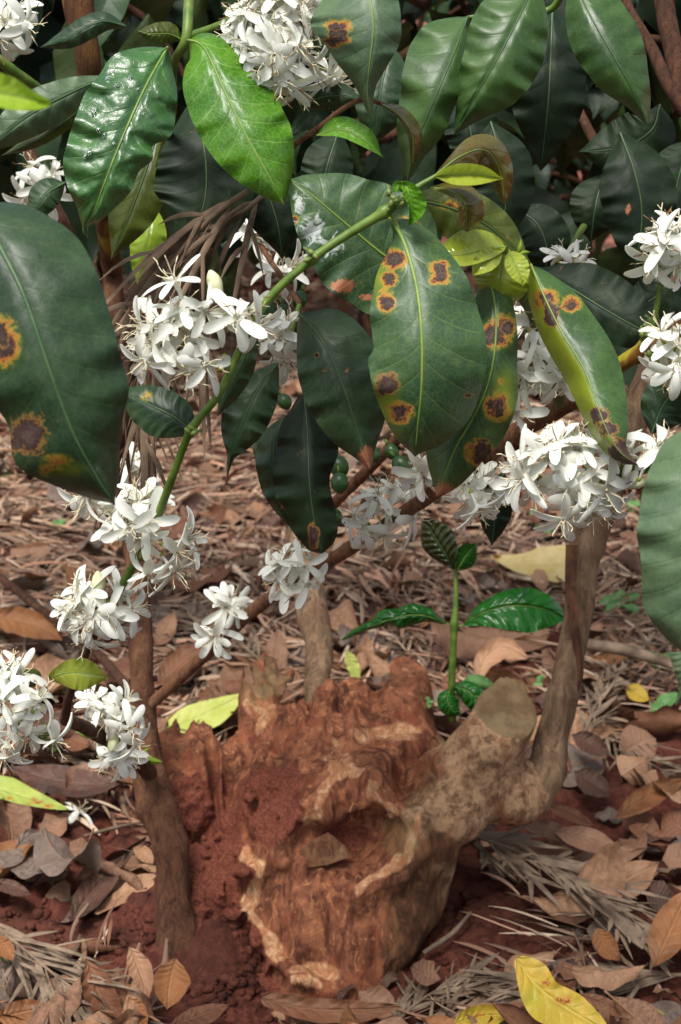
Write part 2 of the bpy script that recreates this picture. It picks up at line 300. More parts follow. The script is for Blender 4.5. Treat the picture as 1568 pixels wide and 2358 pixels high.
# ---------------------------------------------------------------- leaves seen close up
PT = [0, .04, .1, .18, .3, .45, .6, .72, .82, .89, .94, 1.0]
PW = [.03, .17, .42, .68, .92, 1.0, .93, .76, .52, .29, .13, .0]
def smooth_interp(x, xp, fp):
    """monotone-ish cubic"""
    xp = npv(xp); fp = npv(fp); m = np.gradient(fp, xp)
    i = np.clip(np.searchsorted(xp, x) - 1, 0, len(xp) - 2); h = xp[i + 1] - xp[i]; t = np.clip((x - xp[i]) / h, 0, 1)
    return np.maximum((2*t**3-3*t**2+1)*fp[i] + (t**3-2*t**2+t)*h*m[i] + (-2*t**3+3*t**2)*fp[i+1] + (t**3-t**2)*h*m[i+1], 0)
LEAF_N = [0]
def leaf(parent, mat, mid, wA, wB, zA=.006, zB=.006, wave=.0025, wf=5.0, spots=(), lime=(), tan=(), scurf=(), burn=(), petiole=None, label=None, name='leaf',
         vein='vein', seed=None, quilt=.0003, pucker=.0006, pr=.0013, nt=64, nu=13, holes=(), ground=None, midrib=True, limeA=0.0, edge=.035):
    """mid: [(x,y,depth)] base to tip; wA/wB: half width (number = standard outline, or [(t,w)]) on the image-left / right side of a leaf that points down;
    zA/zB: how far (m) the edges turn away from the viewer"""
    LEAF_N[0] += 1; seed = LEAF_N[0] if seed is None else seed
    q = cr(mid, nt); t = np.linspace(0, 1, nt)
    d = np.gradient(q[:, :2], axis=0); d /= np.linalg.norm(d, axis=1)[:, None] + 1e-9
    d = np.stack([np.convolve(np.pad(d[:, k], 4, 'edge'), np.ones(9) / 9, 'valid') for k in (0, 1)], 1); d /= np.linalg.norm(d, axis=1)[:, None]
    nrm = np.stack([-d[:, 1], d[:, 0]], 1)
    def prof(w):
        if np.isscalar(w): return smooth_interp(t, PT, PW) * w
        w = npv(w); return smooth_interp(t, w[:, 0], w[:, 1]) * np.clip((1.0 - t) / .04, 0, 1) ** .6 * np.clip(t / .03 + .05, 0, 1) ** .7
    a, b = prof(wA), prof(wB)
    r = np.random.RandomState(seed * 13 + 1); ph = r.rand(6) * 6.28
    for k, w in ((0, a), (1, b)):
        pass
    u = np.linspace(-1, 1, 2 * nu + 1)
    au = np.abs(u)[None, :]; side = (u < 0)[None, :]
    W = np.where(side, a[:, None], b[:, None])
    # small irregularities of the outline
    en = np.stack([vnoise(np.stack([t * 9 + seed, np.full(nt, s * 7.7), t * 0], 1), seed) for s in (0, 1)], 1) * edge
    W = W * (1 + np.where(side, en[:, :1], en[:, 1:]) * au ** 2)
    X = q[:, 0:1] + nrm[:, 0:1] * -0 + np.where(side, 1, -1) * 0 + (-u[None, :]) * nrm[:, 0:1] * W
    Y = q[:, 1:2] + (-u[None, :]) * nrm[:, 1:2] * W
    # veins run forward: push rows towards the tip at the edges a little
    D = np.broadcast_to(q[:, 2:3], X.shape).copy()
    def pz(z): return z if np.isscalar(z) else np.interp(t, [i[0] for i in z], [i[1] for i in z])[:, None]
    Lm = np.sum(np.hypot(np.diff(q[:, 0]), np.diff(q[:, 1]))) * q[:, 2].mean() / FPX; sc_ = min(1.0, Lm / .13); wave = wave * sc_; pucker = pucker * min(1., sc_ * 1.3)
    if ground:
        # a leaf on the soil: its own plane lies between the ground (stand 0) and upright (stand 1); edges and tip curl up
        lift, stand, cup, arch = ground; yb = float(np.max(q[:, 1])) if stand > .45 else float(np.mean(q[:, 1])); k0 = H - lift - float(gz(*onG(float(q[0, 0]), float(q[0, 1]))[:2]))
        gd = lambda y: k0 / -(FW[2] + UP[2] * (1179 - y) / FPX)
        D = gd(yb + (Y - yb) * (1 - stand)); Wm = W * D / FPX
        D = D - (cup * au ** 2 * Wm + arch * (t[:, None] - .5) ** 2 * 4 * Lm * .25) * .8
    D += np.where(side, pz(zA), pz(zB)) * au ** 1.6
    wl = np.where(side, np.sin(t[:, None] * wf * 6.28 + ph[0]) + .6 * np.sin(t[:, None] * wf * 1.7 * 6.28 + ph[1]), np.sin(t[:, None] * wf * 6.28 + ph[2]) + .6 * np.sin(t[:, None] * wf * 1.7 * 6.28 + ph[3]))
    D += wl * wave * au ** 1.8 * np.sin(np.pi * np.clip(t, 0, 1))[:, None] ** .5
    s = t[:, None] * 9 - au * 1.9 + .75 * au ** 2 + np.where(u > 0, .37, 0)[None]
    fr = np.abs(np.mod(s, 1) - .5) * 2
    D -= quilt * np.sqrt(np.clip(1 - fr ** 2, 0, 1)) * np.clip(au * 6, 0, 1) * np.clip((1 - au) * 3 + .3, 0, 1)
    D += .0004 * sc_ * np.clip(1 - au * 5, 0, 1) ** 2
    D += pucker * fbm(np.stack([X / 26, Y / 26, X * 0 + seed * 3.3], -1), 3, seed) * np.clip(au * 4, 0, 1)
    V = Pm(X, Y, D).reshape(-1, 3)
    pts = np.stack([X.ravel(), Y.ravel()], 1)
    def field(sp):
        o = np.zeros(len(pts))
        for i, s_ in enumerate(sp):
            x, y, rx = s_[:3]; ry = s_[3] if len(s_) > 3 else rx; k = s_[4] if len(s_) > 4 else 1.0
            o = np.maximum(o, k * (1 - np.sqrt(((pts[:, 0] - x) / rx) ** 2 + ((pts[:, 1] - y) / ry) ** 2)))
        return np.clip(o, 0, 1)
    at = {}
    for nm, sp in (('rust', spots), ('lime', lime), ('tan', tan), ('scurf', scurf), ('burn', burn)):
        if sp: at[nm] = field(sp)
    if limeA:
        at['lime'] = np.maximum(at.get('lime', 0), np.where(np.broadcast_to(side, X.shape), np.clip(au * 6, 0, 1) * limeA, 0).ravel())
    f = grid_faces(nt, 2 * nu + 1)[:, ::-1]
    if holes:
        c = pts[f].mean(1); keep = np.ones(len(f), bool)
        for hx, hy, hr in holes: keep &= ((c[:, 0] - hx) ** 2 + (c[:, 1] - hy) ** 2) > (hr * (1 + .35 * vnoise(np.stack([c[:, 0] / 9, c[:, 1] / 9, c[:, 0] * 0], 1), 5))) ** 2
        f = f[keep]
    uv = np.stack(np.broadcast_arrays(u[None] * .5 + .5, t[:, None]), -1).reshape(-1, 2)
    mb = MB(); mb.add(V, f, 0, uv, at)
    o = mb.obj(name, M[mat], parent, V[nu])
    if label: o['label'] = label
    if midrib:
        line = [P(x, y, dd - .0001) for x, y, dd in q[::4]]
        pr = pr * .62; rad = list(np.interp(np.linspace(0, 1, len(line)), [0, 1], [pr, pr * .22]))
        if petiole is not None:
            pp = [P(*p) for p in (petiole if isinstance(petiole[0], (tuple, list)) else [petiole])]
            line = pp + line; rad = [pr * 1.25] * len(pp) + rad
        m2 = MB(); m2.add(*tube(line, rad, 7, n=40)[:2]); m2.obj('midrib', M[vein], o, V[nu])
    return o
# ---------------------------------------------------------------- leaf in its own coordinates (fallen leaves, background foliage)
def local_leaf(L, W, nt=26, nu=7, bend=0.5, cup=0.5, twist=0.2, crink=.02, wave=.03, seed=0, tipc=0.0):
    """along +Y, upper side +Z; bend: curvature along, cup: curvature across (rad), crink: noise / L"""
    t = np.linspace(0, 1, nt); u = np.linspace(-1, 1, 2 * nu + 1); w = smooth_interp(t, PT, PW) * W
    th = bend * (t - .5) + tipc * np.clip(t - .6, 0, 1) ** 2 * 6; dy = np.cos(th); dz = -np.sin(th)
    y = np.concatenate([[0], np.cumsum((dy[1:] + dy[:-1]) / 2)]) * L / (nt - 1); z = np.concatenate([[0], np.cumsum((dz[1:] + dz[:-1]) / 2)]) * L / (nt - 1)
    ca = cup * (1 + .5 * np.sin(t * 5 + seed)); x = np.empty((nt, len(u))); h = np.empty_like(x)
    for i in range(nt):
        c = ca[i] if abs(ca[i]) > 1e-3 else 1e-3; a = u * c
        x[i] = w[i] * np.sin(a) / c; h[i] = w[i] * (1 - np.cos(a)) / c
    tw = twist * (t - .5); X = x * np.cos(tw)[:, None] - h * np.sin(tw)[:, None]; Hh = x * np.sin(tw)[:, None] + h * np.cos(tw)[:, None]
    V = np.stack([X, y[:, None] + Hh * np.sin(th)[:, None], z[:, None] + Hh * np.cos(th)[:, None]], -1)
    r = np.random.RandomState(seed)
    V[..., 2] += fbm(V / L * 7 + seed * 5.1, 3, seed) * crink * L + np.abs(u)[None] ** 1.5 * wave * L * np.sin(t[:, None] * 19 + seed + np.where(u < 0, 2, 0)[None])
    s = t[:, None] * 9 - np.abs(u)[None] * 1.9; V[..., 2] += .006 * L * np.sqrt(np.clip(1 - (np.abs(np.mod(s, 1) - .5) * 2) ** 2, 0, 1)) * np.clip(np.abs(u) * 5, 0, 1)
    uv = np.stack(np.broadcast_arrays(u[None] * .5 + .5, t[:, None]), -1).reshape(-1, 2)
    return V.reshape(-1, 3), grid_faces(nt, 2 * nu + 1), uv
# ---------------------------------------------------------------- flowers
def flower_mesh(seed, openness=1.0, npet=5, droop=0.0):
    """white coffee flower: tube along -Z, lobes spread in +Z half space; head centre at the origin"""
    r = np.random.RandomState(seed + 50); mb = MB()
    tl = .010 + r.rand() * .003
    v, f, uv = tube([(0, 0, -tl), (0, 0, -tl * .5), (0, 0, -.001), (0, 0, .0012)], [.0009, .0011, .0019, .0026], 8, cap=False); mb.add(v, f, 0)
    v, f = ball((0, 0, -tl - .0012), (.0014, .0014, .002), None, 8, 5); mb.add(v, f, 3)
    a0 = r.rand() * 6.28
    for k in range(npet):
        a = a0 + k * 6.283 / npet + r.randn() * .16
        L = .0212 * (1 + r.randn() * .08); Wd = .0032 * (1 + r.randn() * .1)
        el = (1.45 - openness * 1.25) + r.randn() * .16; bend = -.75 * openness * (1 + r.randn() * .35) - droop
        nt, nu = 12, 4; t = np.linspace(0, 1, nt); u = np.linspace(-1, 1, 2 * nu + 1)
        w = Wd * smooth_interp(t, [0, .12, .35, .6, .8, .93, 1], [.5, .62, .92, 1.0, .9, .6, .18])
        th = el + bend * t; dr = np.cos(th); dz = np.sin(th)
        rr = np.concatenate([[0], np.cumsum(dr[:-1])]) * L / (nt - 1) + .0016; zz = np.concatenate([[0], np.cumsum(dz[:-1])]) * L / (nt - 1)
        cupv = .0007 + .0006 * r.rand(); tw = r.randn() * .22
        lat = u[None] * w[:, None]; up = (np.abs(u[None]) ** 2 - .4) * cupv * np.sin(np.pi * t)[:, None] * r.choice([1, 1, -1]) + lat * np.tan(np.clip(tw * t, -.7, .7))[:, None] * .6
        x = rr[:, None] - up * np.sin(th)[:, None]; z = zz[:, None] + up * np.cos(th)[:, None]; y = lat + .0012 * np.sin(t * 2 + seed)[:, None] * r.randn()
        top = np.stack([x * np.cos(a) - y * np.sin(a), x * np.sin(a) + y * np.cos(a), z], -1).reshape(-1, 3)
        th_ = .00055 * (1 - np.abs(u[None]) ** 2) * np.ones((nt, 1)); nx = -np.sin(th)[:, None] * np.ones_like(u)[None]; nz = np.cos(th)[:, None] * np.ones_like(u)[None]
        x2 = x - nx * th_ * 2; z2 = z - nz * th_ * 2
        bot = np.stack([x2 * np.cos(a) - y * np.sin(a), x2 * np.sin(a) + y * np.cos(a), z2], -1).reshape(-1, 3)
        f = grid_faces(nt, 2 * nu + 1); mb.add(top, f, 0); mb.add(bot, f[:, ::-1], 0)
    for k in range(npet):
        a = a0 + (k + .5) * 6.283 / npet + r.randn() * .2; L = .0095 * (1 + r.randn() * .15); e = 1.15 - .55 * r.rand(); c = r.randn() * .5
        p = np.array([(.0015 * np.cos(a), .0015 * np.sin(a), .001)] + [((.0015 + L * s * np.cos(e)) * np.cos(a + c * s * s), (.0015 + L * s * np.cos(e)) * np.sin(a + c * s * s), .001 + L * s * np.sin(e)) for s in (.35, .7, 1.)])
        mb.add(*tube(p, [.00030, .00027, .00027, .0002], 5)[:2], mi=1)
        dirv = p[3] - p[2]; dirv /= np.linalg.norm(dirv); q0 = p[3] - dirv * .0005; q1 = p[3] + dirv * .0042 + r.randn(3) * .0012
        mb.add(*tube([q0, (q0 + q1) / 2 + r.randn(3) * .0006, q1], [.0003, .00042, .0002], 5)[:2], mi=2 if r.rand() < .62 else 1)
    a = r.rand() * 6.28; e = .012
    for s in (-1, 1):
        mb.add(*tube([(0, 0, 0), (0, 0, e), (s * .0022 * np.cos(a), s * .0022 * np.sin(a), e + .0035)], [.0004, .00034, .0002], 5)[:2], mi=1)
    return mb.mesh('flower', [M['petal'], M['stamen'], M['anther'], M['calyx']])
def bud_mesh(seed):
    r = np.random.RandomState(seed + 90); mb = MB(); L = .017
    v, f, uv = tube([(0, 0, -.010), (0, 0, -.004), (0, 0, .001), (0, 0, .007), (0, 0, .012), (0, 0, .0155)], [.001, .0014, .003, .0043, .0034, .0008], 12, n=16)
    a = np.arctan2(v[:, 1], v[:, 0]); v[:, :2] *= (1 + .08 * np.sin(a * 5 + v[:, 2] * 250))[:, None]; mb.add(v, f, 0)
    v, f = ball((0, 0, -.0112), (.0014, .0014, .002), None, 8, 5); mb.add(v, f, 1)
    return mb.mesh('bud', [M['bud'], M['calyx']])
FLOW = [flower_mesh(i, [1, .95, 1.1, .9, .75, 1, 1.0, 1.15, .35][i], 5 if i % 4 else 6) for i in range(9)]
BUDS = [bud_mesh(0), bud_mesh(1)]
FR = np.random.RandomState(21)
def flower_cluster(parent, heads, d, node, name='flower_cluster', label=None, size=1.0, jit=.006):
    """heads: (x, y, dx, dy[, face[, kind]]) in picture coordinates: where each head is and which way it faces; node: (x,y,d) the twig it grows from"""
    nb = P(*node); mb = MB()
    e = bpy.data.objects.new(name, None); e.empty_display_size = .01
    # the cluster's own mesh: the short green pedicel cushion at the node
    for k in range(7):
        v = FR.randn(3); v /= np.linalg.norm(v); mb.add(*tube([nb, nb + v * .0035, nb + v * .007], [.0017, .0015, .0009], 6)[:2])
    cl = mb.obj(name, M['calyx'], parent, nb)
    if label: cl['label'] = label
    if len(heads) > 9: heads = [h for i, h in enumerate(heads) if i % 5 != 4]
    for h in heads:
        x, y, dx, dy = h[:4]; dx *= .8; dy *= .8; face = h[4] if len(h) > 4 and h[4] is not None else .7; kind = h[5] if len(h) > 5 else 'flower'
        dv = RT * dx - UP * dy - FW * face + FR.randn(3) * .08; dv /= np.linalg.norm(dv)
        dd = d - .014 * face + FR.randn() * jit; p = P(x, y, dd)
        ax = axes_from(dv, FR.rand() * 6.28)
        me = BUDS[FR.randint(2)] if kind == 'bud' else FLOW[8 if kind == 'half' else FR.randint(8)]
        o = bpy.data.objects.new(kind if kind != 'half' else 'flower', me); put(o, cl, p)
        o.rotation_mode = 'QUATERNION'; o.rotation_quaternion = Matrix([list(c) for c in ax]).transposed().to_quaternion()
        s = size * (1 + FR.randn() * .05); o.scale = (s, s, s)
        # pedicel thread is part of the flower mesh; nothing else is needed
    return cl
def auto_heads(cx, cy, rx, ry, n, seed=0, up=0.0, fmin=.1):
    r = np.random.RandomState(seed); out = []
    for i in range(n):
        rr = math.sqrt((i + .5) / n) * (1 + r.randn() * .05); a = i * 2.39996 + r.randn() * .25
        x, y = rr * math.cos(a), rr * math.sin(a)
        out.append((cx + rx * x * .95, cy + ry * y * .95, x * 1.1, y * 1.1 - up, max(fmin, math.sqrt(max(0, 1 - rr * rr))) + r.randn() * .15))
    return out
def stem(parent, pts, rads, mat, name='branch', nseg=12, n=None, rough=.12, rs=90, seed=1, label=None, nodes=()):
    """pts (x,y,d), rads in picture pixels at that depth"""
    w = np.array([P(*p) for p in pts]); r = np.array([rr * p[2] / FPX for rr, p in zip(np.broadcast_to(rads, (len(pts),)), pts)])
    q = cr(np.hstack([w, r[:, None]]), n or 24 * len(pts))
    for nx, ny, k in nodes:
        px, py, _ = proj(q[:, :3]); dd = np.hypot(px - nx, py - ny); q[:, 3] *= 1 + k * np.exp(-(dd / 14) ** 2)
    v, f, uv = tube(q[:, :3], q[:, 3], nseg, rough=rough, rs=rs, seed=seed); mb = MB(); mb.add(v, f, 0, uv)
    o = mb.obj(name, M[mat], parent, w[0])
    if label: o['label'] = label
    return o
# ---------------------------------------------------------------- the stump: a field of tapered limbs, blended, hollowed and meshed (surface nets)
def m3(x, y, d): return np.array([(x - 784) / FPX * d, (1179 - y) / FPX * d, d])
VX = .0023
x0, x1, y0, y1, z0, z1 = -.20, .225, -.49, -.135, 1.33, 1.70
gx = np.arange(x0, x1, VX); gy = np.arange(y0, y1, VX); gz_ = np.arange(z0, z1, VX)
G3 = np.stack(np.meshgrid(gx, gy, gz_, indexing='ij'), -1).astype(np.float32)
def wv(p, k):
    x, y, z = p[..., 0], p[..., 1], p[..., 2]
    return .0032 * np.sin(61 * x + 23 * y + k) * np.cos(47 * z + 1.7 * k) + .0026 * np.sin(37 * y - 71 * z + 2 * k + 40 * x) + .0016 * np.sin(130 * x - 90 * y + 3 * k) * np.cos(110 * z + 70 * y)
warp = np.stack([wv(G3, k) for k in range(3)], -1).astype(np.float32)
def band(fn, w=.022):
    m = np.abs(F) < w; o = np.zeros(F.shape, np.float32); o[m] = fn(G3[m]); return o
GW = G3 + warp
def caps(a, ra, b, rb):
    a = m3(*a); b = m3(*b); ra = ra * a[2] / FPX; rb = rb * b[2] / FPX; ab = (b - a).astype(np.float32)
    t = np.clip(((GW - a.astype(np.float32)) @ ab) / float(ab @ ab), 0, 1)
    return np.linalg.norm(GW - (a.astype(np.float32) + t[..., None] * ab), axis=-1) - (ra + (rb - ra) * t)
def smin(a, b, k): h = np.clip(.5 + .5 * (b - a) / k, 0, 1); return b * (1 - h) + a * h - k * h * (1 - h)
def chain(F, pts, k=.02):
    for a, b in zip(pts[:-1], pts[1:]):
        c = caps(a[:3], a[3], b[:3], b[3]); F = c if F is None else smin(F, c, k)
    return F
def cutp(F, pt, n):
    """cut by a plane through pt (x,y,d) with world normal n"""
    n = npv(n); n = n / np.linalg.norm(n); nc = np.array([n @ RT, n @ UP, n @ FW]); p = m3(*pt)
    return np.maximum(F, ((GW - warp * .6) - p.astype(np.float32)) @ nc.astype(np.float32))
F = chain(None, [(752, 2420, 1.475, 150), (758, 2250, 1.49, 150), (765, 2090, 1.505, 196), (770, 1930, 1.53, 220), (760, 1830, 1.56, 195)], .03)
F = chain(F, [(620, 2160, 1.49, 66), (625, 1980, 1.52, 84), (632, 1860, 1.54, 88), (655, 1780, 1.56, 70)], .04)
top = chain(None, [(630, 1800, 1.55, 55), (710, 1740, 1.57, 62), (840, 1720, 1.57, 62), (960, 1740, 1.55, 60)], .03); F = smin(F, top, .03)
pk = chain(None, [(930, 1720, 1.55, 62), (937, 1600, 1.565, 46), (934, 1530, 1.57, 42)], .01); pk = cutp(pk, (934, 1545, 1.57), (-.1, -.25, 1)); F = smin(F, pk, .018)
for c in ([(785, 1720, 1.545, 44), (780, 1600, 1.56, 18)], [(742, 1725, 1.53, 34), (742, 1622, 1.55, 11)], [(820, 1700, 1.58, 40), (812, 1590, 1.59, 14)], [(690, 1720, 1.525, 34), (672, 1650, 1.545, 10)],
          [(640, 1760, 1.52, 30), (600, 1680, 1.535, 9)], [(865, 1700, 1.56, 34), (868, 1625, 1.575, 12)], [(560, 1790, 1.535, 26), (532, 1728, 1.545, 7)], [(712, 1700, 1.535, 20), (706, 1628, 1.55, 6)], [(765, 1690, 1.55, 20), (762, 1588, 1.56, 7)], [(660, 1740, 1.52, 22), (640, 1655, 1.535, 6)], [(840, 1690, 1.56, 20), (846, 1612, 1.575, 6)]): F = smin(F, chain(None, c), .012)
st = chain(None, [(585, 1770, 1.56, 46), (598, 1650, 1.58, 38), (622, 1540, 1.6, 34)], .01); st = cutp(st, (622, 1562, 1.6), (.15, -.45, .9)); F = smin(F, st, .014)
kb = chain(None, [(455, 1920, 1.53, 56), (432, 1800, 1.515, 46), (424, 1690, 1.52, 44)], .02); kb = cutp(kb, (424, 1703, 1.52), (-.1, -.2, 1)); F = smin(F, kb, .03)
F = chain(F, [(420, 2110, 1.46, 42), (500, 2060, 1.49, 70), (580, 2050, 1.51, 90)], .03)
lm = chain(None, [(840, 2080, 1.48, 120), (930, 1950, 1.468, 100), (1020, 1840, 1.46, 82), (1105, 1745, 1.462, 72), (1165, 1655, 1.468, 61), (1195, 1560, 1.47, 57)], .02)
lm = cutp(lm, (1180, 1628, 1.468), (.14, -.40, .9)); F = smin(F, lm, .05)
F = chain(F, [(1080, 1810, 1.475, 62), (1180, 1830, 1.49, 48), (1262, 1770, 1.505, 40)], .03)
F = chain(F, [(640, 2290, 1.44, 40), (720, 2330, 1.43, 46), (830, 2310, 1.43, 40)], .03)
# fluted, torn wood
fl = band(lambda p: fbm(p * np.array([62, 16, 62]), 3, 71)); up = np.clip((G3[..., 1] + .36) / .12, 0, 1); lft = np.clip((.075 - G3[..., 0]) / .06, 0, 1)
rd = band(lambda p: 1 - 2 * np.abs(vnoise((p + .02 * np.stack([p[:, 1] * .4, p[:, 0] * 0, p[:, 0] * 0], 1)) * np.array([64, 15, 64]), 74)))
F = F + fl * (.0022 + .006 * up * lft) - rd * (.0005 + .0070 * up * lft) + .001
F = F + band(lambda p: fbm(p * 40, 2, 77)) * .0036 * (.3 + .7 * lft)
F = F + band(lambda p: np.abs(vnoise(p * np.array([60, 30, 60]), 78))) * .004 * lft - .0015
def sdepth(x, y):
    """depth of the present surface along a picture ray"""
    for d in np.arange(1.335, 1.69, .0016):
        p = m3(x, y, d); i = np.round((p - [x0, y0, z0]) / VX).astype(int)
        if (i >= 0).all() and (i < F.shape).all() and F[tuple(i)] < 0: return d
    return 1.5
def ell(x, y, d, rx, ry, rd, ang=0):
    c = m3(x, y, d).astype(np.float32); q = GW - c; a = math.radians(ang); ca, sa = math.cos(a), math.sin(a)
    X = q[..., 0] * ca + q[..., 1] * sa; Y = -q[..., 0] * sa + q[..., 1] * ca
    s = np.array([rx * d / FPX, ry * d / FPX, rd]); k = np.sqrt((X / s[0]) ** 2 + (Y / s[1]) ** 2 + (q[..., 2] / s[2]) ** 2); return (k - 1) * min(s)
def smax(a, b, k): return -smin(-a, -b, k)
def zz(a, b): return 286 + a * .729, 1470 + b * .729
def ridge(pts, r, k=.009, lift=.003):
    global F
    q = []
    for a, b in pts: x, y = zz(a, b); q.append((x, y, sdepth(x, y) - lift, r))
    F = chain_into(F, q, k)
def chain_into(F, pts, k):
    for a, b in zip(pts[:-1], pts[1:]): F = smin(F, caps(a[:3], a[3], b[:3], b[3]), k)
    return F
X, Y = zz(905, 440); D_UP = sdepth(X, Y); X2, Y2 = zz(720, 640); D_LO = sdepth(X2, Y2)
ridge([(490, 690), (560, 600), (620, 520), (680, 440), (740, 390)], 24, .018, .002)
ridge([(735, 400), (760, 470), (735, 560)], 13, .014, .002)
ridge([(780, 450), (790, 390), (850, 335), (920, 330)], 16, .014, .003)
ridge([(785, 450), (800, 500), (850, 545), (930, 570)], 18, .016, .003)
ridge([(930, 570), (925, 660), (860, 740), (750, 800), (640, 800)], 20, .018, .002)
ridge([(350, 655), (420, 735), (405, 850), (430, 930), (470, 985)], 17, .010, .008)
ridge([(470, 985), (560, 1080), (640, 1120)], 15, .01, .003)
F = smax(F, -ell(X, Y, D_UP + .008, 50, 76, .046, -8), .006)
F = smax(F, -ell(X2, Y2, D_LO + .002, 112, 56, .034, 24), .009)
xa, ya = zz(560, 640); F = smax(F, -ell(xa, ya, sdepth(xa, ya), 50, 34, .02, 40), .008)
# torn teeth at the lower side of the basin
for a in range(590, 860, 45):
    x, y = zz(a, 745 - (a - 590) * .12); F = smax(F, -ell(x, y - 14, sdepth(x, y) + .002, 9, 34, .010, -14), .005)
# soil crumbs on the left flank
px_ = 784 + G3[..., 0] / G3[..., 2] * FPX; py_ = 1179 - G3[..., 1] / G3[..., 2] * FPX
XLY, XLX = [1750, 1850, 1951, 2009, 2097, 2177, 2300], [470, 505, 540, 590, 577, 620, 640]
def soil_at(px, py): return np.maximum(np.clip((np.interp(py, XLY, XLX) - px) / 22, 0, 1) * np.clip((py - 1760) / 60, 0, 1), np.clip(2.2 - 2.2 * np.sqrt(((px - 625) / 95) ** 2 + ((py - 1850) / 120) ** 2), 0, 1))
soilw = soil_at(px_, py_)
F = F - np.clip(soilw, 0, 1) * band(lambda p: .003 + .0085 * np.clip(vnoise(p * 95, 91), -.2, 1) + .004 * vnoise(p * 210, 92))
def surface_nets(F):
    S = F < 0; nx, ny, nz = F.shape
    c = np.zeros((nx - 1, ny - 1, nz - 1), np.int8)
    for a in (0, 1):
        for b in (0, 1):
            for d in (0, 1): c += S[a:nx - 1 + a, b:ny - 1 + b, d:nz - 1 + d]
    act = (c > 0) & (c < 8); idx = np.full(act.shape, -1, np.int64); ijk = np.argwhere(act); idx[act] = np.arange(len(ijk))
    acc = np.zeros((len(ijk), 3)); cnt = np.zeros(len(ijk)); cor = [(a, b, d) for a in (0, 1) for b in (0, 1) for d in (0, 1)]
    val = {k: F[ijk[:, 0] + k[0], ijk[:, 1] + k[1], ijk[:, 2] + k[2]] for k in cor}
    for k in cor:
        for ax in range(3):
            if k[ax] == 0:
                k2 = tuple(1 if i == ax else k[i] for i in range(3)); a, b = val[k], val[k2]; m = (a < 0) != (b < 0)
                t = np.where(m, a / np.where(m, a - b, 1), 0); p = np.tile(np.array(k, float), (len(ijk), 1)); p[:, ax] += t
                acc[m] += p[m]; cnt[m] += 1
    V = (ijk + acc / cnt[:, None]) * VX + [x0, y0, z0]; Q = []
    for ax in range(3):
        sl = [slice(1, -1)] * 3; sl[ax] = slice(0, -1); s2 = list(sl); s2[ax] = slice(1, None)
        A, B = S[tuple(sl)], S[tuple(s2)]; e = np.argwhere(A != B); off = np.ones(3, int); off[ax] = 0; g = e + off
        o1, o2 = [i for i in range(3) if i != ax]; u = np.zeros(3, int); u[o1] = 1; w = np.zeros(3, int); w[o2] = 1
        q = np.stack([idx[tuple((g - u - w).T)], idx[tuple((g - w).T)], idx[tuple(g.T)], idx[tuple((g - u).T)]], 1)
        fl = A[tuple(e.T)] != (ax == 1); q[~fl] = q[~fl][:, ::-1]; Q.append(q)
    return V, np.vstack(Q)
SV, SF = surface_nets(F)
def vnorm(V, Q):
    n = np.cross(V[Q[:, 2]] - V[Q[:, 0]], V[Q[:, 3]] - V[Q[:, 1]]); o = np.zeros_like(V)
    for k_ in range(4): np.add.at(o, Q[:, k_], n)
    return o / (np.linalg.norm(o, axis=1)[:, None] + 1e-12)
NRM = vnorm(SV, SF); sm_ = np.clip((.12 - SV[:, 0]) / .08, .25, 1)
SV = SV + NRM * ((fbm(SV * np.array([210, 70, 210]), 3, 41) * .0013 + fbm(SV * 260, 2, 45) * .0007 + np.abs(vnoise(SV * np.array([85, 26, 85]), 46)) * -.0028 + .0008) * sm_)[:, None]
SW = CAM + SV[:, 0:1] * RT + SV[:, 1:2] * UP + SV[:, 2:3] * FW
SPX = 784 + SV[:, 0] / SV[:, 2] * FPX; SPY = 1179 - SV[:, 1] / SV[:, 2] * FPX
_q = SV * 38; SPX = SPX + 34 * fbm(_q, 3, 51); SPY = SPY + 34 * fbm(_q, 3, 55)
def gsum(lst):
    o = np.zeros(len(SV))
    for x, y, rx, ry in lst: o = np.maximum(o, np.clip(1 - np.sqrt(((SPX - x) / rx) ** 2 + ((SPY - y) / ry) ** 2), 0, 1))
    return np.clip(o * 2.2, 0, 1)
def lines(pl, w):
    o = np.full(len(SV), 9e9)
    for pts in pl:
        for (a, b), (c, d) in zip(pts[:-1], pts[1:]):
            p, q = np.array(zz(a, b)), np.array(zz(c, d)); ab = q - p; t = np.clip(((SPX - p[0]) * ab[0] + (SPY - p[1]) * ab[1]) / (ab @ ab), 0, 1)
            o = np.minimum(o, np.hypot(SPX - p[0] - t * ab[0], SPY - p[1] - t * ab[1]))
    return np.clip(1.5 - o / w, 0, 1)
at_bark = gsum([(1130, 1730, 170, 150), (1040, 1860, 110, 110), (1230, 1840, 90, 90), (1070, 1900, 110, 90), (985, 1890, 80, 110), (1000, 2000, 60, 100)])
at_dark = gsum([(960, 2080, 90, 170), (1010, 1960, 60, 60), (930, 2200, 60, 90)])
at_soil = np.clip(np.maximum(soil_at(SPX, SPY), gsum([(790, 1925, 80, 45), (500, 1900, 60, 150)])) + np.clip((SPY - 2250) / 60, 0, 1) * .4, 0, 1)
CUTS = [((1180, 1628, 1.468), (.14, -.40, .9), 95), ((622, 1562, 1.6), (.15, -.45, .9), 60), ((424, 1703, 1.52), (-.1, -.2, 1), 62), ((934, 1545, 1.57), (-.1, -.25, 1), 66)]
at_cut = np.zeros(len(SV))
for pt, n_c, rp in CUTS:
    n_c = npv(n_c) / np.linalg.norm(n_c); q_ = SW - P(*pt); at_cut = np.maximum(at_cut, ((np.abs(q_ @ n_c) < .0055) & (np.linalg.norm(q_, axis=1) < rp * pt[2] / FPX)).astype(float) * (1 if rp > 80 else .8 if pt[0] == 622 else .12))
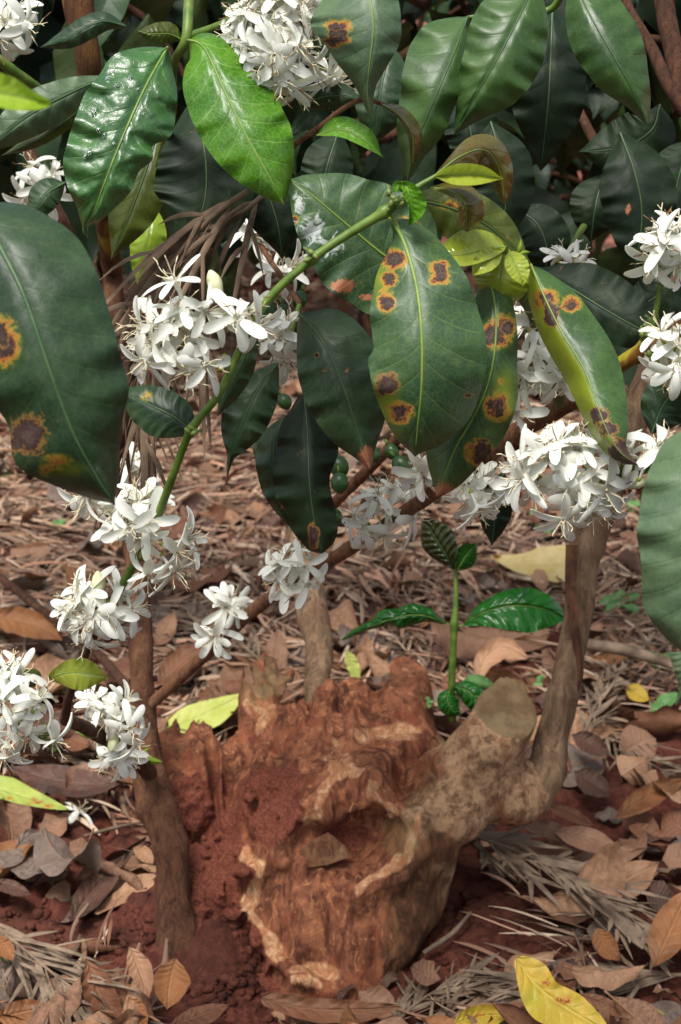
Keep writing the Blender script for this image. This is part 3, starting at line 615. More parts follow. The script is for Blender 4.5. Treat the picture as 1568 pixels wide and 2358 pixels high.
at_pale = np.maximum(lines([[(350, 655), (420, 735), (405, 850), (430, 930), (470, 985)], [(560, 600), (620, 520), (680, 440), (730, 400)], [(785, 450), (800, 500), (850, 545)], [(540, 1085), (620, 1100)], [(930, 580), (900, 690), (740, 800)]], 14),
                     .75 * gsum([(595, 1630, 45, 80), (870, 1690, 130, 30), (780, 1760, 40, 60), (720, 2230, 80, 30)]))
at_grn = gsum([(925, 1930, 60, 70), (1180, 1630, 75, 70), (600, 1590, 60, 50)])
# cut faces: flat tops
k = NT('stump_wood'); ob = k.obj(); st_ = k.scaled(ob, (1, 1, .4))
n1 = k.noise(st_, 62, 7, .72, .9); n2 = k.noise(ob, 30, 5, .65); n3 = k.noise(st_, 125, 7, .75, .8); n4 = k.noise(ob, 420, 4, .7)
red = k.mix(k.sstep(n1, .38, .62), lin((84, 49, 35)), lin((144, 90, 63))); red = k.mix(k.math('MULTIPLY', k.sstep(n3, .52, .66), .75), red, lin((190, 132, 90)))
red = k.mix(k.math('MULTIPLY', k.sstep(n2, .50, .66), .65), red, lin((128, 68, 46)))
red = k.mix(k.math('MULTIPLY', k.sstep(n3, .46, .3), .35), red, lin((58, 32, 24)))
grey = k.mix(k.sstep(k.noise(ob, 75, 6, .75, .3), .36, .62), lin((98, 70, 50)), lin((172, 138, 104))); grey = k.mix(k.math('MULTIPLY', k.sstep(n1, .5, .66), .7), grey, lin((126, 84, 58)))
def edgy(a, lo=.3, hi=.6, amp=.9): return k.sstep(k.math('ADD', k.attr(a), k.math('MULTIPLY', k.math('SUBTRACT', n2, .5), amp)), lo, hi)
c = k.mix(edgy('bark', .15, .95, 1.0), red, grey)
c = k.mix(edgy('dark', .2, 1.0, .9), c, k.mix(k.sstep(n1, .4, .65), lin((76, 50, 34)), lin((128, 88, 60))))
c = k.mix(k.math('MULTIPLY', edgy('pale', .35, .85, 1.6), .75), c, k.mix(k.sstep(n3, .4, .65), lin((168, 112, 76)), lin((214, 176, 134))))
c = k.mix(k.math('MULTIPLY', edgy('green'), .35), c, lin((112, 98, 60)))
c = k.mix(k.math('MULTIPLY', k.attr('cut'), .85), c, k.mix(k.sstep(n2, .4, .6), lin((122, 104, 76)), lin((96, 76, 54))))
c = k.mix(edgy('soil', .3, .5), c, k.mix(k.sstep(n4, .35, .7), lin((88, 46, 34)), lin((128, 72, 54))))
hh = k.math('ADD', n1, k.math('ADD', k.math('MULTIPLY', n3, .7), k.math('MULTIPLY', n4, .35)))
M['stump'] = k.finish(k.n('BsdfPrincipled', {'Base Color': c, 'Roughness': .88, 'Specular IOR Level': .2, 'Normal': k.bump(hh, .6, .004)}))
# ---------------------------------------------------------------- ground
def hit(x, y, z=0.0):
    r = FW + RT * ((x - 784) / FPX) + UP * ((1179 - y) / FPX); return CAM + r * ((z - H) / r[2])
MND = [((-.125, 1.29), .10, .055), ((-.15, 1.225), .075, .036), ((.0, 1.19), .16, -.022), (hit(60, 1970), .09, .02), (hit(1080, 2160), .12, .012)]
def gz(x, y):
    x = npv(x); y = npv(y); o = np.zeros(np.broadcast(x, y).shape)
    for c, r, h in MND: o = o + h * np.exp(-((x - c[0]) ** 2 + (y - c[1]) ** 2) / (2 * (r * .6) ** 2))
    p = np.stack(np.broadcast_arrays(x, y, 0 * x), -1)
    return o - .013 + .010 * vnoise(p * 4.5, 5) + .006 * vnoise(p * 14, 6)
def onG(x, y, dz=0.0):
    """ground point seen at picture position (x,y), raised dz above the soil"""
    p = hit(x, y)
    for _ in range(8): p = hit(x, y, float(gz(p[0], p[1])) + dz)
    return p
ys = np.concatenate([np.arange(.55, 2.1, .0062), 2.1 + np.cumsum(.0062 * 1.03 ** np.arange(1, 175))])
xs_ = np.concatenate([np.arange(0, .62, .0066), .62 + np.cumsum(.0066 * 1.05 ** np.arange(1, 112))]); xs = np.concatenate([-xs_[:0:-1], xs_])
GXX, GYY = np.meshgrid(xs, ys); p3 = np.stack([GXX, GYY, GXX * 0], -1)
near = np.clip((3.2 - GYY) / 1.2, 0, 1)
GZ = gz(GXX, GYY) + near * (.0095 * np.clip(vnoise(p3 * 70, 11), -.1, 1) + .0065 * vnoise(p3 * 130, 12) + .006 * np.abs(vnoise(p3 * 36, 13)))
mb = MB(); mb.add(np.stack([GXX, GYY, GZ], -1).reshape(-1, 3), grid_faces(len(ys), len(xs)))
k = NT('red_soil'); ob = k.obj(); n1 = k.noise(ob, 9, 5, .6); n2 = k.noise(ob, 90, 6, .7); n3 = k.noise(ob, 400, 4, .7)
c = k.mix(k.sstep(n2, .32, .68), lin((70, 37, 29)), lin((112, 63, 49))); c = k.mix(k.math('MULTIPLY', k.sstep(n1, .45, .65), .6), c, lin((88, 54, 43)))
c = k.mix(k.math('MULTIPLY', k.sstep(n3, .5, .75), .5), c, lin((70, 36, 26)))
# farther away the soil is bare and brighter red
gy_ = k.n('SeparateXYZ', {0: ob}).outputs[1]; c = k.mix(k.sstep(gy_, 3.2, 4.6), c, k.mix(k.sstep(n1, .4, .62), lin((150, 86, 68)), lin((184, 122, 102))))
isl = k.n('NewGeometry').outputs['Random Per Island']; c = k.mix(k.math('MULTIPLY', k.sstep(k.noise(ob, 30, 3, .5), .5, .62), .5), c, lin((62, 38, 31)))
M['soil'] = k.finish(k.n('BsdfPrincipled', {'Base Color': c, 'Roughness': .92, 'Specular IOR Level': .15, 'Normal': k.bump(k.math('ADD', n2, k.math('MULTIPLY', n3, .6)), .9, .004)}))
tag(mb.obj('ground', M['soil'], None, (0, 0, 0)), 'red crumbly plantation soil under the leaf litter', None, None, 'structure')
# soil crumbs: countless
r = np.random.RandomState(5); mb = MB()
def crumbs(n, cx, cy, sx, sy, smin_=.0015, smax_=.007):
    for _ in range(n):
        x, y = cx + r.randn() * sx, cy + r.randn() * sy; p = onG(x, y) if y > 700 else None
        if p is None: continue
        s = smin_ + (smax_ - smin_) * r.rand() ** 3.5
        v, f = ball(p + [0, 0, s * .4], (s * (.8 + .5 * r.rand()), s * (.8 + .4 * r.rand()), s * .75), None, 7, 5, .5, r.randint(99)); mb.add(v, f)
crumbs(900, 430, 2180, 150, 70); crumbs(350, 620, 2300, 130, 40); crumbs(900, 440, 2210, 70, 50, .0015, .006); crumbs(800, 500, 2140, 45, 60, .0015, .007); crumbs(300, 60, 1960, 90, 60); crumbs(450, 1120, 2170, 120, 70); crumbs(300, 150, 2110, 120, 60)
tag(mb.obj('soil_crumbs', M['soil'], None, (0, 0, 0)), 'loose red soil crumbs strewn round the foot of the stump', 'soil crumbs', None, 'stuff')
# straw and leaf scraps: countless
def strips(mb, c, az, n, L, w, spread, r, tilt=.15, par=.25):
    for _ in range(n):
        a = az + r.randn() * par; l = L * (.5 + r.rand() * .8); p = np.array([c[0], c[1], 0]) + np.r_[r.randn(2) * spread, 0]
        dr = np.array([math.cos(a), math.sin(a)]); nr = np.array([-dr[1], dr[0]]); t = np.linspace(-.5, .5, 5); cv = r.randn() * .2; lift = .006 + r.rand() * .026; tl = r.randn() * tilt
        xy = p[:2] + dr * (t * l)[:, None] + nr * (cv * l * t * t)[:, None]; z = gz(xy[:, 0], xy[:, 1]) + lift + tl * t * l * .5 + .2 * l * (.25 - t * t) * r.rand(); z = np.maximum(z, gz(xy[:, 0], xy[:, 1]) + .003)
        ww = w * (.6 + .8 * r.rand()) * np.array([.5, .95, 1, .8, .15]); e = nr[None] * ww[:, None]; roll = r.randn() * .5
        v = np.concatenate([np.c_[xy - e, z - ww * roll], np.c_[xy, z + ww * .5], np.c_[xy + e, z + ww * roll]])
        i = np.arange(4); f = np.vstack([np.stack([i, i + 1, i + 6, i + 5], 1), np.stack([i + 5, i + 6, i + 11, i + 10], 1)])
        mb.add(v, f, r.choice([0, 0, 0, 1, 1, 2, 3]))
r = np.random.RandomState(9); mb = MB()
def bare(p):
    x, y, _ = proj(np.array([p[0], p[1], 0.])); return (300 < x < 640 and y > 2040) or (0 < x < 330 and 2090 < y < 2180) or (1000 < x < 1180 and 2090 < y < 2230)
n_ = 0
while n_ < 1750:
    y = 1.12 + 3.6 * r.rand() ** 1.15; x = (r.rand() * 2 - 1) * (.26 * y + .16)
    if abs(x) < .14 and 1.2 < y < 1.5: continue
    if y < 1.75 and (bare((x, y)) or r.rand() < .8): continue
    if y < 1.62 and r.rand() < .75: continue
    n_ += 1; strips(mb, (x, y), r.rand() * 6.28, 15 if y < 3 else 11, .03 + .025 * r.rand() + (.012 * y), .0007 + .0006 * r.rand() + .0005 * y, .022 + .012 * r.rand(), r)
k = NT('straw_grey'); o_ = k.n('NewGeometry').outputs['Random Per Island']
M['st1'] = k.finish(k.n('BsdfPrincipled', {'Base Color': k.ramp(o_, [(0, lin((88, 69, 56))), (.4, lin((134, 109, 90))), (.75, lin((172, 145, 121))), (1, lin((200, 177, 152)))]), 'Roughness': .85, 'Specular IOR Level': .2}))
k = NT('straw_brown'); o_ = k.n('NewGeometry').outputs['Random Per Island']
M['st2'] = k.finish(k.n('BsdfPrincipled', {'Base Color': k.ramp(o_, [(0, lin((74, 52, 42))), (.5, lin((126, 94, 74))), (1, lin((168, 134, 108)))]), 'Roughness': .85, 'Specular IOR Level': .2}))
k = NT('straw_red'); o_ = k.n('NewGeometry').outputs['Random Per Island']
M['st3'] = k.finish(k.n('BsdfPrincipled', {'Base Color': k.ramp(o_, [(0, lin((112, 74, 57))), (.5, lin((160, 117, 94))), (1, lin((194, 152, 126)))]), 'Roughness': .85, 'Specular IOR Level': .2}))
tag(mb.obj('dry_litter', [M['st1'], M['st2'], M['st3'], M['st1']], None, (0, 0, 0)), 'mat of dry straw coloured needles and strips covering the soil', 'leaf litter', None, 'stuff')
mb = MB(); scr = [local_leaf(1, .3 + .1 * i, 7, 3, [.9, -.6, 1.4, .3][i], [.6, .9, .3, 1.2][i], .5, .08, .06, i) for i in range(4)]
for _ in range(2300):
    y = 1.1 + 3.6 * r.rand() ** 1.1; x = (r.rand() * 2 - 1) * (.26 * y + .16)
    if abs(x) < .14 and 1.2 < y < 1.5: continue
    if y < 1.7 and (bare((x, y)) or r.rand() < .4): continue
    v, f, uv = scr[r.randint(4)]; s = .018 + .03 * r.rand() + .006 * y; ax = axes_from([r.randn() * .45, r.randn() * .45, 1 if r.rand() < .7 else -1], r.rand() * 6.28)
    mb.add(v * s @ ax + [x, y, float(gz(x, y)) + .007 + r.rand() * .016], f, r.randint(5), uv)
tag(mb.obj('leaf_scraps', [M['d_pink'], M['d_dark'], M['d_tan'], M['d_red'], M['d_grey']], None, (0, 0, 0)), 'small broken scraps of brown leaves mixed into the straw', 'leaf litter', None, 'stuff')
# ---------------------------------------------------------------- fallen leaves, each a thing
VAR = []
VP_ = [(.8, 1.3, .7, .05, .05), (1.5, .9, .4, .045, .06), (-.7, 1.6, .9, .05, .04), (.5, .8, .6, .06, .07), (2.2, 1.2, -.9, .05, .04), (-1.2, 1.0, 1.1, .055, .06), (1.0, 1.9, .4, .05, .03), (.4, -1.0, .7, .05, .06), (1.2, -1.4, -.8, .055, .05), (.7, 2.3, .9, .04, .03), (2.7, .8, .5, .05, .05), (.3, .35, .3, .03, .05)]
for i, (b, cu, tw, crk, wv_) in enumerate(VP_):
    crk, wv_ = crk * .75, wv_ * .55
    v, f, uv = local_leaf(1.0, .21 + .03 * (i % 3), 30, 8, b, cu, tw, crk, wv_, i + 3); m_ = MB(); m_.add(v - v[len(v) // 2], f, 0, uv); VAR.append(m_.mesh('fallen_leaf', M['d_red']))
    q = v.reshape(30, 17, 3)[:, 8]; mm = MB(); mm.add(*tube(np.vstack([q[0] - (q[3] - q[0]) * .8, q[::3] + [0, 0, .004]]) - v[len(v) // 2], list(np.linspace(.011, .003, 11)), 6, n=24)[:2]); VAR[-1] = (VAR[-1], mm.mesh('midrib', M['vein_dead']))
def fallen(p, az, L, var, mat, label, group=None, tilt=(0, 0), flip=False, rib=True, cat='leaf', wid=1.0):
    o = bpy.data.objects.new('fallen_leaf', VAR[var][0]); put(o, None, p); o.material_slots[0].link = 'OBJECT'; o.material_slots[0].material = M[mat]
    o.rotation_mode = 'XYZ'; o.rotation_euler = (tilt[0] + (math.pi if flip else 0), tilt[1], az - math.pi / 2 if not flip else az - math.pi / 2); o.scale = (L * wid, L, L)
    tag(o, label, cat, group)
    if rib:
        c = bpy.data.objects.new('midrib', VAR[var][1]); COL.objects.link(c); c.parent = o
    return o
def fallen_px(x1, y1, x2, y2, var, mat, label, lift=.012, tilt=(0, 0), flip=False, wid=1.0, lift2=None, cat='leaf'):
    """lies on the ground from (x1,y1) to (x2,y2) in the picture"""
    a = onG(x1, y1, lift); b = onG(x2, y2, lift if lift2 is None else lift2); v = b - a; L = np.linalg.norm(v)
    o = fallen((a + b) / 2, math.atan2(v[1], v[0]), L * 1.06, var, mat, label, None, (tilt[0] + (-1 if flip else 1) * math.asin(max(-.9, min(.9, v[2] / L))), tilt[1]), flip, True, cat, wid)
    return o
# ---------------------------------------------------------------- the old coffee tree
TB = onG(720, 2230); TREE = thing('coffee_tree', 'old coffee tree with gnarled red stump, three stems, rusty leaves and white flowers', 'tree', TB)
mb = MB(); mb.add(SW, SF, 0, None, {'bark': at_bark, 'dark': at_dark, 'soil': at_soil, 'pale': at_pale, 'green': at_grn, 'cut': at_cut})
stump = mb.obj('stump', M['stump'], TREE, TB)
stem(TREE, [(412, 2210, 1.44), (398, 2060, 1.44), (392, 1960, 1.44), (358, 1850, 1.445), (335, 1740, 1.45), (328, 1580, 1.455), (322, 1440, 1.46), (312, 1280, 1.47), (298, 1120, 1.48), (280, 960, 1.49), (266, 760, 1.5), (255, 600, 1.5)],
     [62, 40, 39, 45, 38, 30, 27, 26, 26, 25, 24, 23], 'bark', 'stem', 18, 130, .22, 70, 3, nodes=((360, 1860, .16), (395, 1950, .1), (325, 1600, .1)), label='left upright stem, brown and furrowed, growing from the soil mound')
stem(TREE, [(740, 1690, 1.66), (728, 1600, 1.665), (735, 1500, 1.68), (716, 1390, 1.70), (700, 1280, 1.72), (690, 1100, 1.75)], [30, 29, 32, 38, 36, 32], 'bark_grey', 'stem', 16, 70, .2, 80, 4, label='short grey brown middle stem behind the stump')
stem(TREE, [(1215, 1850, 1.50), (1250, 1780, 1.50), (1275, 1690, 1.50), (1300, 1580, 1.49), (1330, 1430, 1.48), (1345, 1290, 1.47), (1375, 1190, 1.46), (1430, 1050, 1.45), (1490, 890, 1.44), (1560, 700, 1.43)],
     [48, 46, 40, 37, 34, 38, 41, 38, 36, 34], 'bark_grey', 'stem', 18, 120, .22, 70, 5, nodes=((1300, 1590, .12), (1350, 1260, .08)), label='leaning grey brown right stem rising from the cut limb')
# loose strip of bark hanging from the right stem
w = [P(1318, 1255, 1.435), P(1316, 1350, 1.43), P(1325, 1450, 1.425), P(1338, 1540, 1.43), P(1332, 1595, 1.435)]
q = cr(w, 24); ww = np.interp(np.linspace(0, 1, 24), [0, .5, .9, 1], [14, 13, 7, 1]) * 1.44 / FPX; mb = MB()
mb.add(np.concatenate([q - RT * ww[:, None] + FW * .004, q, q + RT * ww[:, None] + FW * .004]), np.vstack([np.stack([np.arange(23), np.arange(23) + 1, np.arange(23) + 25, np.arange(23) + 24], 1), np.stack([np.arange(23) + 24, np.arange(23) + 25, np.arange(23) + 49, np.arange(23) + 48], 1)]))
mb.obj('bark_strip', M['bark'], TREE)
# --- branch that arches up from the left stem through the white flowers to the rusty leaves
B1 = [(348, 1790, 1.45), (332, 1765, 1.41), (300, 1735, 1.345), (225, 1690, 1.24), (150, 1655, 1.15)]
stem(TREE, B1, [20, 21, 19, 16, 15], 'bark_red', label='brown base of the arching branch, leaving the left stem', nodes=((225, 1690, .2),))
stem(TREE, [(150, 1662, 1.15), (160, 1600, 1.12), (200, 1500, 1.085), (228, 1445, 1.064)], [12, 10, 8.5, 9], 'bark_red', 'branch', 12, 60, .08, label='thin brown middle part of the arching branch')
stem(TREE, [(224, 1452, 1.066), (235, 1430, 1.06), (285, 1340, 1.035), (330, 1262, 1.015), (370, 1170, .99), (402, 1085, .97), (440, 990, .955), (505, 905, .945), (560, 790, .94), (620, 687, .935), (718, 597, .93), (800, 540, .928), (885, 488, .925), (955, 435, .925), (1010, 402, .925)],
     [8.5, 9, 10, 10.5, 10, 9.5, 9.5, 9.5, 9.5, 10, 10, 10.5, 11.5, 8, 5.5], 'twig_green', 'branch', 12, 240, .05, 120, 7, nodes=((718, 597, .35), (885, 488, .4), (440, 990, .35)), label='green arching branch with flowers at its nodes')
# --- long brown branch rising to the right
stem(TREE, [(345, 1620, 1.45), (372, 1600, 1.44), (500, 1482, 1.38), (600, 1392, 1.34), (740, 1303, 1.28), (870, 1222, 1.22), (990, 1140, 1.17), (1075, 1085, 1.13), (1180, 1002, 1.09), (1250, 962, 1.07), (1330, 915, 1.04), (1400, 865, 1.02)],
     [15, 14, 15, 15, 16, 17, 18, 20, 22, 22, 20, 19], 'twig_brown', 'branch', 12, 200, .14, 100, 8, nodes=((740, 1303, .15), (600, 1392, .12), (1180, 1002, .2), (500, 1482, .15)), label='long brown branch slanting up to the right')
stem(TREE, [(1400, 865, 1.02), (1440, 832, 1.01), (1500, 800, 1.0), (1580, 752, .99), (1680, 690, .97)], [19, 19, 23, 20, 20], 'twig_yellow', 'branch', 12, 100, .06, 100, 9, nodes=((1490, 806, .3),), label='mottled yellow green end of the long branch')
stem(TREE, [(1185, 1010, 1.09), (1175, 1050, 1.10), (1205, 1090, 1.11), (1240, 1110, 1.13)], [17, 16, 13, 9], 'bark_red', 'branch')
stem(TREE, [(1290, 935, 1.05), (1275, 860, 1.03), (1250, 790, 1.01), (1215, 700, .99), (1192, 630, .965), (1180, 590, .955)], [15, 15, 13, 12, 10, 6], 'twig_grey', 'branch', 12, 100, .08, 100, 10, nodes=((1258, 800, .5), (1212, 690, .4)))
stem(TREE, [(1478, 815, 1.0), (1500, 760, .995), (1515, 690, .99), (1528, 630, .985)], [9, 8, 7, 7], 'twig_green', 'branch', 10, 60, .05)
stem(TREE, [(660, 1290, 1.38), (760, 1170, 1.33), (850, 1080, 1.29), (915, 1010, 1.26), (960, 950, 1.24)], [10, 12, 13, 13, 12], 'twig_brown', 'branch', 10, 80, .12, 100, 13)
stem(TREE, [(885, 490, .925), (905, 500, .928), (925, 545, .93)], [5, 5, 4], 'vein', 'petiole')
# --- leaves of the arching branch
leaf(TREE, 'rustleaf', [(898, 500, .935), (925, 545, .925), (950, 620, .915), (965, 700, .905), (972, 800, .90), (970, 900, .905), (962, 980, .915), (955, 1052, .93)],
     [(0, 8), (.06, 14), (.12, 38), (.2, 78), (.3, 102), (.4, 117), (.5, 113), (.56, 112), (.60, 124), (.66, 120), (.74, 108), (.82, 90), (.9, 62), (.96, 30), (1, 6)],
     [(0, 6), (.06, 40), (.12, 68), (.2, 92), (.3, 116), (.4, 134), (.5, 143), (.6, 146), (.7, 138), (.8, 122), (.88, 94), (.95, 52), (1, 5)], zA=.012, zB=[(0, .004), (.5, .016), (1, .022)], wave=.003, wf=3.2,
     spots=[(905, 600, 40, 36), (898, 640, 30, 26), (878, 588, 30, 30), (1008, 616, 34, 26), (1010, 640, 36, 24), (890, 692, 28, 38), (922, 948, 42, 36)], burn=[(893, 884, 40, 38), (922, 946, 24, 22), (1078, 912, 14, 10)],
     lime=[(875, 640, 50, 110, .8), (885, 930, 70, 100, .85), (905, 1000, 50, 50, .6)], label='large glossy leaf in the middle with brown rust spots ringed in orange', vein='vein', pr=.0022, nt=84, nu=18)
leaf(TREE, 'rustleaf', [(1118, 620, .965), (1140, 700, .955), (1140, 800, .95), (1122, 890, .955), (1085, 970, .965), (1045, 1040, .975), (1005, 1145, .985)],
     [(0, 5), (.1, 40), (.3, 70), (.5, 80), (.7, 78), (.85, 56), (.95, 20), (1, 4)], [(0, 5), (.1, 34), (.25, 48), (.4, 58), (.5, 74), (.62, 84), (.75, 74), (.85, 60), (.95, 30), (1, 5)], zA=.015, zB=.01, wf=4,
     spots=[(1145, 765, 46, 54), (1160, 750, 36, 40), (1130, 780, 30, 30), (1145, 935, 40, 46), (1100, 1040, 40, 40, .9), (1154, 878, 12, 12, .6)], burn=[(1168, 755, 22, 26), (1150, 940, 18, 34), (1110, 1040, 34, 40)], tan=[(1020, 1130, 46, 34)], lime=[(1160, 900, 50, 110, .8)],
     label='narrower rust spotted leaf tucked behind the largest one', nt=76)
leaf(TREE, 'rustleaf', [(995, 655, .985), (890, 592, .975), (784, 505, .965), (722, 452, .962), (668, 412, .965)],
     [(0, 30), (.15, 120), (.35, 150), (.55, 130), (.75, 95), (.9, 45), (1, 6)], [(0, 40), (.12, 110), (.3, 135), (.5, 135), (.65, 110), (.8, 82), (.92, 44), (1, 6)], zA=.008, zB=.004,
     scurf=[(720, 520, 90, 80), (760, 570, 70, 60), (690, 470, 40, 60)], tan=[(790, 660, 44, 26), (840, 684, 30, 14)], spots=[(935, 512, 36, 26), (960, 530, 20, 20), (676, 506, 16, 14, .7)], burn=[(938, 508, 16, 14), (690, 470, 12, 12)],
     label='broad green leaf with a chalky white patch behind the arching branch', nt=70, nu=18)
leaf(TREE, 'mid', [(1222, 608, .955), (1252, 680, .945), (1292, 762, .937), (1345, 850, .925), (1374, 930, .912), (1402, 1000, .903), (1432, 1045, .90), (1470, 1072, .90)],
     [(0, 3), (.1, 30), (.2, 42), (.35, 50), (.5, 52), (.65, 44), (.8, 36), (.9, 24), (.96, 12), (1, 2)], [(0, 4), (.08, 36), (.2, 70), (.35, 84), (.5, 84), (.62, 76), (.75, 62), (.85, 40), (.9, 20), (.95, 10), (1, 2)], zA=.024, zB=.010, wave=.002, wf=3,
     limeA=1.0, spots=[(1315, 702, 32, 28), (1258, 690, 40, 36)], burn=[(1316, 704, 20, 16), (1268, 722, 32, 44), (1380, 958, 34, 28), (1400, 985, 36, 34), (1425, 1035, 40, 40), (1460, 1065, 50, 40)],
     label='twisted leaf with a folded yellow edge, rust spots and a withered brown tip', vein='vein', pr=.0011, nt=84)
leaf(TREE, 'dark', [(690, 722, 1.08), (745, 790, 1.065), (790, 890, 1.06), (820, 980, 1.065), (852, 1082, 1.07)], [(0, 6), (.12, 50), (.3, 84), (.5, 92), (.65, 84), (.8, 58), (.92, 22), (1, 3)], [(0, 6), (.1, 62), (.25, 96), (.45, 108), (.62, 98), (.78, 60), (.9, 24), (1, 3)],
     zA=.012, zB=.012, burn=[(800, 852, 10, 8), (730, 818, 9, 8), (750, 852, 8, 5)], tan=[(842, 1050, 26, 46)], vein='vein_dark', label='dark leaf with small holes left of the largest rusty leaf', holes=[(800, 853, 4), (728, 818, 4)])
leaf(TREE, 'deep', [(700, 905, 1.13), (708, 1000, 1.12), (712, 1100, 1.115), (722, 1190, 1.12), (742, 1275, 1.125)], [(0, 10), (.15, 48), (.4, 78), (.6, 84), (.8, 60), (1, 22)], [(0, 8), (.15, 50), (.35, 72), (.55, 46), (.75, 52), (.9, 44), (1, 18)], zA=.016, zB=.012, wave=.005, burn=[(722, 1235, 20, 40)], vein='vein_dark', pr=.0009)
leaf(TREE, 'dark', [(655, 955, 1.155), (630, 1030, 1.145), (645, 1110, 1.145), (680, 1190, 1.15), (702, 1255, 1.16)], 46, 50, zA=.012, wave=.005, vein='vein_dark', pr=.0009)
leaf(TREE, 'dark', [(640, 835, 1.11), (590, 905, 1.10), (555, 980, 1.10), (532, 1045, 1.105), (522, 1105, 1.11)], [(0, 4), (.2, 36), (.4, 52), (.6, 46), (.72, 26), (.8, 10), (.9, 5), (1, 1)], [(0, 4), (.2, 44), (.4, 58), (.6, 50), (.74, 30), (.82, 12), (.9, 5), (1, 1)], wave=.005, vein='vein_dark', pr=.0009)
leaf(TREE, 'dark', [(450, 1000, .985), (400, 960, .985), (340, 930, .99), (270, 895, 1.0)], 52, 62, spots=[(338, 912, 22, 18, .45)], vein='vein_dark')
leaf(TREE, 'dark', [(580, 770, .965), (560, 830, .97), (530, 890, .975), (500, 960, .98)], 26, 34, vein='vein_dark', pr=.0009)
leaf(TREE, 'deep', [(1160, 1085, 1.13), (1145, 1150, 1.13), (1132, 1258, 1.14)], 40, 38, wave=.004, vein='vein_dark')
leaf(TREE, 'olive', [(935, 455, 1.02), (1040, 480, 1.03), (1130, 525, 1.04), (1225, 610, 1.05)], 70, 56, spots=[(1035, 472, 34, 18, .6)], vein='vein_dark', label='dull olive leaf with one orange stain behind the young shoots')
leaf(TREE, 'dark', [(1500, 1000, 1.06), (1530, 930, 1.06), (1580, 880, 1.05), (1640, 830, 1.04)], 70, 60, vein='vein_dark')
# young leaves at the tip and on the side twig
leaf(TREE, 'bronze', [(1003, 402, .93), (1060, 360, .935), (1115, 345, .95), (1150, 390, .965), (1163, 470, .975)], [(0, 6), (.2, 40), (.4, 44), (.6, 40), (.8, 26), (1, 8)], [(0, 3), (.2, 14), (.4, 34), (.6, 36), (.8, 26), (1, 8)], zA=.01, zB=.01, wave=.003, pr=.0008, label='shiny bronze young leaf curling over the shoot tip')
leaf(TREE, 'young', [(1000, 406, .92), (1050, 402, .915), (1110, 403, .912), (1160, 412, .912)], 26, 26, zA=-.012, zB=-.008, pr=.0010, label='pale green boat shaped young leaf at the shoot tip', quilt=.0005)
leaf(TREE, 'bronze', [(992, 432, .93), (1040, 440, .92), (1070, 470, .915), (1075, 535, .925)], [(0, 3), (.3, 14), (.6, 16), (.85, 16), (1, 6)], [(0, 3), (.3, 22), (.6, 42), (.85, 34), (1, 8)], zA=-.01, zB=.012, pr=.0009, label='grey bronze young leaf drooping below the shoot tip')
leaf(TREE, 'bright', [(925, 418, .918), (940, 440, .912), (948, 480, .914), (942, 520, .92)], [(0, 8), (.3, 14), (.6, 8), (1, 2)], [(0, 6), (.3, 26), (.6, 34), (1, 2)], zA=-.006, zB=-.006, pr=.0008)
leaf(TREE, 'bright', [(925, 418, .918), (915, 430, .912), (918, 445, .912)], 12, 12, zA=-.004, midrib=False)
leaf(TREE, 'young', [(1165, 568, .952), (1120, 574, .94), (1065, 586, .935), (1012, 586, .935)], [(0, 6), (.15, 30), (.4, 50), (.7, 52), (.9, 34), (1, 12)], [(0, 6), (.15, 18), (.4, 26), (.7, 26), (.9, 16), (1, 8)], zA=.008, zB=-.006, pr=.0010, label='largest glossy yellow green young leaf of the side twig', quilt=.0002)
leaf(TREE, 'young', [(1158, 575, .95), (1135, 590, .94), (1110, 608, .935), (1086, 636, .935)], 26, 26, zA=-.003, zB=-.003, pr=.0008, quilt=.0002)
leaf(TREE, 'young', [(1160, 585, .955), (1155, 630, .955), (1150, 665, .958), (1140, 695, .965)], [(0, 5), (.3, 44), (.6, 58), (.85, 44), (1, 14)], [(0, 5), (.3, 50), (.6, 64), (.85, 44), (1, 14)], zA=.008, zB=.01, pr=.0008, quilt=.0002)
leaf(TREE, 'young', [(1172, 575, .945), (1182, 600, .935), (1198, 635, .933), (1205, 660, .935)], 24, 30, zA=-.006, zB=-.002, pr=.0009, quilt=.0003)
leaf(TREE, 'lime', [(1190, 590, .945), (1197, 570, .942), (1200, 548, .945)], 5, 5, zA=.002, zB=.002, midrib=False)
leaf(TREE, 'lime', [(1188, 592, .945), (1205, 582, .942), (1222, 580, .945)], 5, 5, zA=.002, zB=.002, midrib=False)
leaf(TREE, 'young', [(110, 1560, 1.09), (160, 1548, 1.075), (205, 1552, 1.07), (250, 1562, 1.07)], [(0, 5), (.2, 26), (.45, 40), (.7, 34), (.88, 14), (1, 2)], [(0, 5), (.2, 20), (.45, 32), (.7, 30), (.88, 12), (1, 2)], zA=.004, zB=-.004, label='shiny olive young leaf among the lowest white flowers', pr=.0009, quilt=.0002)
leaf(TREE, 'olive', [(95, 1575, 1.1), (75, 1560, 1.1), (50, 1545, 1.1)], 20, 24, midrib=False)
leaf(TREE, 'lime', [(375, 1755, 1.40), (345, 1750, 1.39), (332, 1735, 1.39), (345, 1720, 1.39)], 9, 9, midrib=False)
